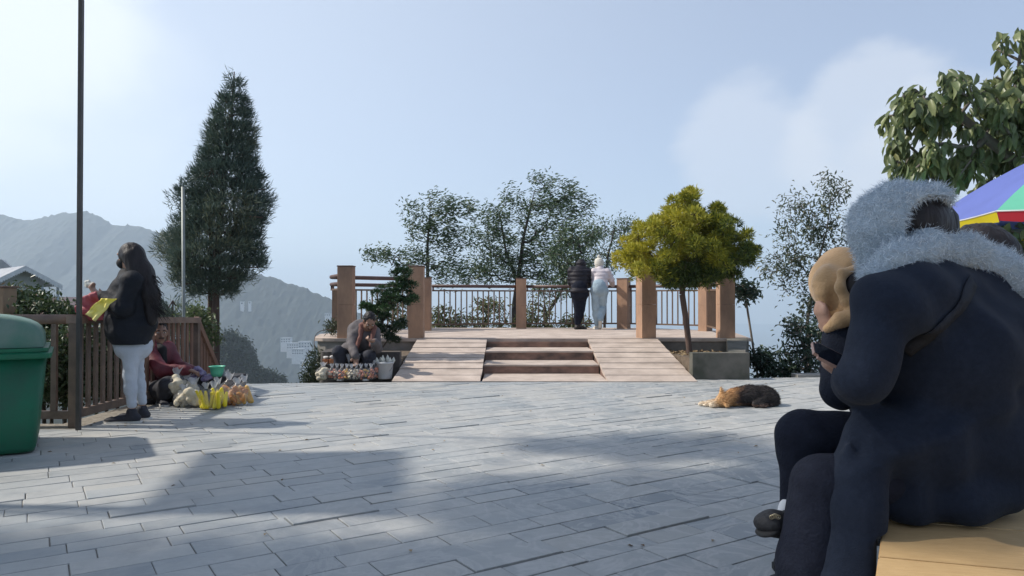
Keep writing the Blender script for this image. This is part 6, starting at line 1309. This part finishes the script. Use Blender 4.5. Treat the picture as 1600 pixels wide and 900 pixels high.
# phone
a, b = g(1277, 545, 2.2), g(1322, 560, 2.27); r = unit(V3(1, .05, -.50)); d = unit(V3(.25, .8, .52)); d = unit(d - r * (d @ r)); n = np.cross(r, d)
ph = thing('smartphone', tuple(g(1300, 560, 2.25)), 'dark smartphone held by the near seated woman', 'phone')
def slab(name, c, hx, hy, hz, m, parent, bev):
    bm = bmesh.new(); bmesh.ops.create_cube(bm, size=2)
    for v in bm.verts: v.co = Vector((v.co.x * hx, v.co.y * hy, v.co.z * hz))
    vert_e = [e for e in bm.edges if abs(e.verts[0].co.z - e.verts[1].co.z) > hz]
    bmesh.ops.bevel(bm, geom=vert_e, offset=bev, segments=4, affect='EDGES')
    for v in bm.verts: q = V_(c) + r * v.co.x + d * v.co.y + n * v.co.z; v.co = Vector(q)
    bmesh.ops.recalc_face_normals(bm, faces=bm.faces); me = bpy.data.meshes.new(name); bm.to_mesh(me); bm.free(); return link(name, me, m, parent)
pc = g(1305, 562, 2.13)
slab('case', pc, .075, .038, .0045, mat('rose_case', (.35, .22, .18), .4), ph, .012); slab('screen', pc + n * .0049, .072, .035, .0006, mat('dark_glass', (.01, .012, .02), .08), ph, .010)
# middle woman: tan scarf, face in her hand
tw = thing('person', (1.7, 2.85, .45), 'bent seated woman in a tan head scarf resting her face in her hand', 'person')
YT = 2.8
hd = g(1318, 442, YT); fdir = (-.60, .50, -.62)
P = head_prims(hd + V3(.01, 0, 0), fdir, (-.5, 0, .8), .82) + [cap(g(1375, 495, YT + .05), hd, .06, .055), cap(g(1345, 530, 2.65), g(1400, 500, 2.95), .065), ell(g(1400, 580, YT), V3(.14, .16, .2)), ell(g(1430, 680, YT), V3(.17, .17, .17)),
     cap(g(1345, 530, 2.65), g(1312, 612, 2.62), .048, .042), cap(g(1312, 612, 2.62), g(1303, 525, 2.66), .04, .026), cap(g(1430, 690, 2.75), g(1286, 690, 2.75), .075, .05), cap(g(1286, 692, 2.75), g(1290, 860, 2.75), .045, .035), cap(g(1430, 690, 2.95), g(1290, 690, 2.95), .075, .05), cap(g(1290, 692, 2.95), g(1294, 850, 2.95), .045, .035), cap(g(1400, 500, 2.95), g(1350, 600, 2.98), .048, .04), cap(g(1350, 600, 2.98), g(1310, 560, 2.9), .04, .028)] + hand_prims(g(1303, 524, 2.66), (-.50, 0, .86), (.6, .2, .2), .25, .85)
body('body', P, skin2, tw, .009, .02)
body('coat', [cap(g(1348, 535, 2.66), g(1400, 505, 2.95), .09, .09), ell(g(1400, 590, YT), V3(.19, .2, .24)), ell(g(1435, 680, YT), V3(.22, .22, .2)), cap(g(1345, 532, 2.65), g(1314, 606, 2.62), .076, .066), cap(g(1314, 606, 2.62), g(1306, 524, 2.655), .064, .046), cap(g(1400, 500, 2.95), g(1350, 600, 2.98), .08, .07)], blackw, tw, .010, .03, disp=folds(.008, 9, 3), cut=lambda G: .455 - G[..., 2])
body('trousers', [cap(g(1430, 690, 2.75), g(1284, 690, 2.75), .105, .075), cap(g(1284, 692, 2.75), g(1289, 850, 2.75), .070, .055), cap(g(1430, 690, 2.95), g(1288, 690, 2.95), .105, .075), cap(g(1288, 692, 2.95), g(1293, 840, 2.95), .070, .055)], navy, tw, .010, .02)
for q_ in (g(1289, 860, 2.75), g(1293, 850, 2.95)): q_[2] = .09; shoe(q_, (-1, .1), mat('black_suede_loafer', (0.010, 0.010, 0.012), .7), tw, 1.0, mat('dark_sole', (.02, .02, .02), .8))
tan = mat('tan_scarf_cloth', (.46, .29, .145), .85, (.40, .245, .115), 5, .4, 120, sheen=.2)
sc_ = [ell(g(1320, 440, YT), V3(.125, .135, .132)), cap(g(1305, 455, YT - .02), g(1312, 485, 2.72), .07, .055), ell(g(1340, 425, YT + .02), V3(.10, .11, .09)), cap(g(1335, 505, 2.66), g(1375, 480, 2.75), .045, .06), cap(g(1335, 505, 2.66), g(1318, 508, 2.70), .045, .04), cap(g(1300, 445, 2.72), g(1302, 482, 2.72), .075, .055), cap(g(1330, 480, 2.66), g(1340, 500, 2.66), .05, .05)]
hc2 = g(1352, 447, 2.64)
def wave(G): return .006 * np.sin((G @ V3(60, 10, 28)) + 2 * vnoise(G * 9, 4))
TC = []
for pts, am in (([(1298, 398), (1282, 440), (1290, 490)], .012), ([(1312, 396), (1300, 440), (1303, 492)], -.014), ([(1326, 398), (1316, 435), (1318, 485)], .013), ([(1334, 404), (1328, 440), (1332, 480)], -.012), ([(1300, 515), (1322, 498), (1350, 486)], .014), ([(1275, 430), (1277, 460), (1284, 480)], -.008)): TC += on_line(pts, 2.68, am, .030)
tcf = creases(TC)
body('head_scarf', sc_, tan, tw, .0055, .016, disp=lambda G: wave(G) * .5 + tcf(G), cut=lambda G: .058 - np.linalg.norm((G - hc2) * V3(1.15, .6, .8), axis=-1))
body('hair', [ell(g(1338, 455, YT - .02), V3(.085, .09, .09)), ell(g(1332, 448, 2.655), V3(.044, .055, .066))], hairm, tw, .006, .01)
body('scarf_edge', [cap(g(1338, 420, 2.64), g(1316, 428, 2.63), .016), cap(g(1316, 428, 2.63), g(1313, 448, 2.62), .018), cap(g(1313, 448, 2.62), g(1323, 470, 2.62), .018), cap(g(1323, 470, 2.62), g(1336, 488, 2.62), .018), cap(g(1294, 514, 2.64), g(1312, 500, 2.61), .018, .026), cap(g(1312, 500, 2.61), g(1345, 492, 2.60), .026, .03)], tan, tw, .005, .014, disp=folds(.004, 20, 4))
# third woman: only dark hair shows
hw3 = thing('person', (2.3, 3.35, .45), 'third seated woman whose dark hair shows behind the fluffy scarf', 'person')
YH = 3.35; hd = g(1530, 402, YH)
P = head_prims(hd, (-.9, .3, -.3)) + [cap(g(1545, 450, YH), hd, .06, .055), cap(g(1530, 470, 3.2), g(1580, 470, 3.5), .065), ell(g(1560, 520, YH), V3(.15, .16, .2)), ell(g(1570, 600, YH), V3(.17, .17, .17)), cap(g(1570, 610, 3.25), g(1440, 610, 3.25), .085, .06), cap(g(1440, 610, 3.25), g(1445, 740, 3.25), .055, .04), cap(g(1570, 610, 3.45), g(1440, 610, 3.45), .085, .06), cap(g(1440, 610, 3.45), g(1445, 740, 3.45), .055, .04), cap(g(1530, 470, 3.2), g(1500, 550, 3.15), .048, .04), cap(g(1500, 550, 3.15), g(1460, 540, 3.2), .04, .028), cap(g(1580, 470, 3.5), g(1540, 550, 3.5), .048, .04), cap(g(1540, 550, 3.5), g(1490, 540, 3.45), .04, .028)]
body('body', P, skin2, hw3, .011, .02)
body('jacket', [cap(g(1530, 475, 3.2), g(1580, 475, 3.5), .10), ell(g(1560, 530, YH), V3(.19, .2, .22)), ell(g(1572, 600, YH), V3(.21, .21, .16)), cap(g(1530, 470, 3.2), g(1500, 550, 3.15), .08, .07), cap(g(1500, 550, 3.15), g(1462, 541, 3.2), .065, .05), cap(g(1580, 470, 3.5), g(1540, 550, 3.5), .08, .07)], blackw, hw3, .012, .03, cut=lambda G: .455 - G[..., 2])
body('hair', [ell(g(1530, 388, YH), V3(.135, .13, .115)), ell(g(1548, 395, YH), V3(.12, .12, .10)), cap(g(1550, 400, YH + .03), g(1575, 430, YH + .05), .11, .08)], hairm, hw3, .008, .03, disp=folds(.006, 40, 3, (1, 1, .3)))

body('trousers', [cap(g(1570, 610, 3.25), g(1438, 610, 3.25), .105, .078), cap(g(1438, 612, 3.25), g(1443, 735, 3.25), .072, .058), cap(g(1570, 610, 3.45), g(1438, 610, 3.45), .105, .078), cap(g(1438, 612, 3.45), g(1443, 735, 3.45), .072, .058)], navy, hw3, .012, .02)
for q_ in (g(1445, 745, 3.25), g(1445, 745, 3.45)): q_[2] = .09; shoe(q_, (-1, .1), mat('black_suede_loafer', (0.010, 0.010, 0.012), .7), hw3, 1.0, mat('dark_sole', (.02, .02, .02), .8))
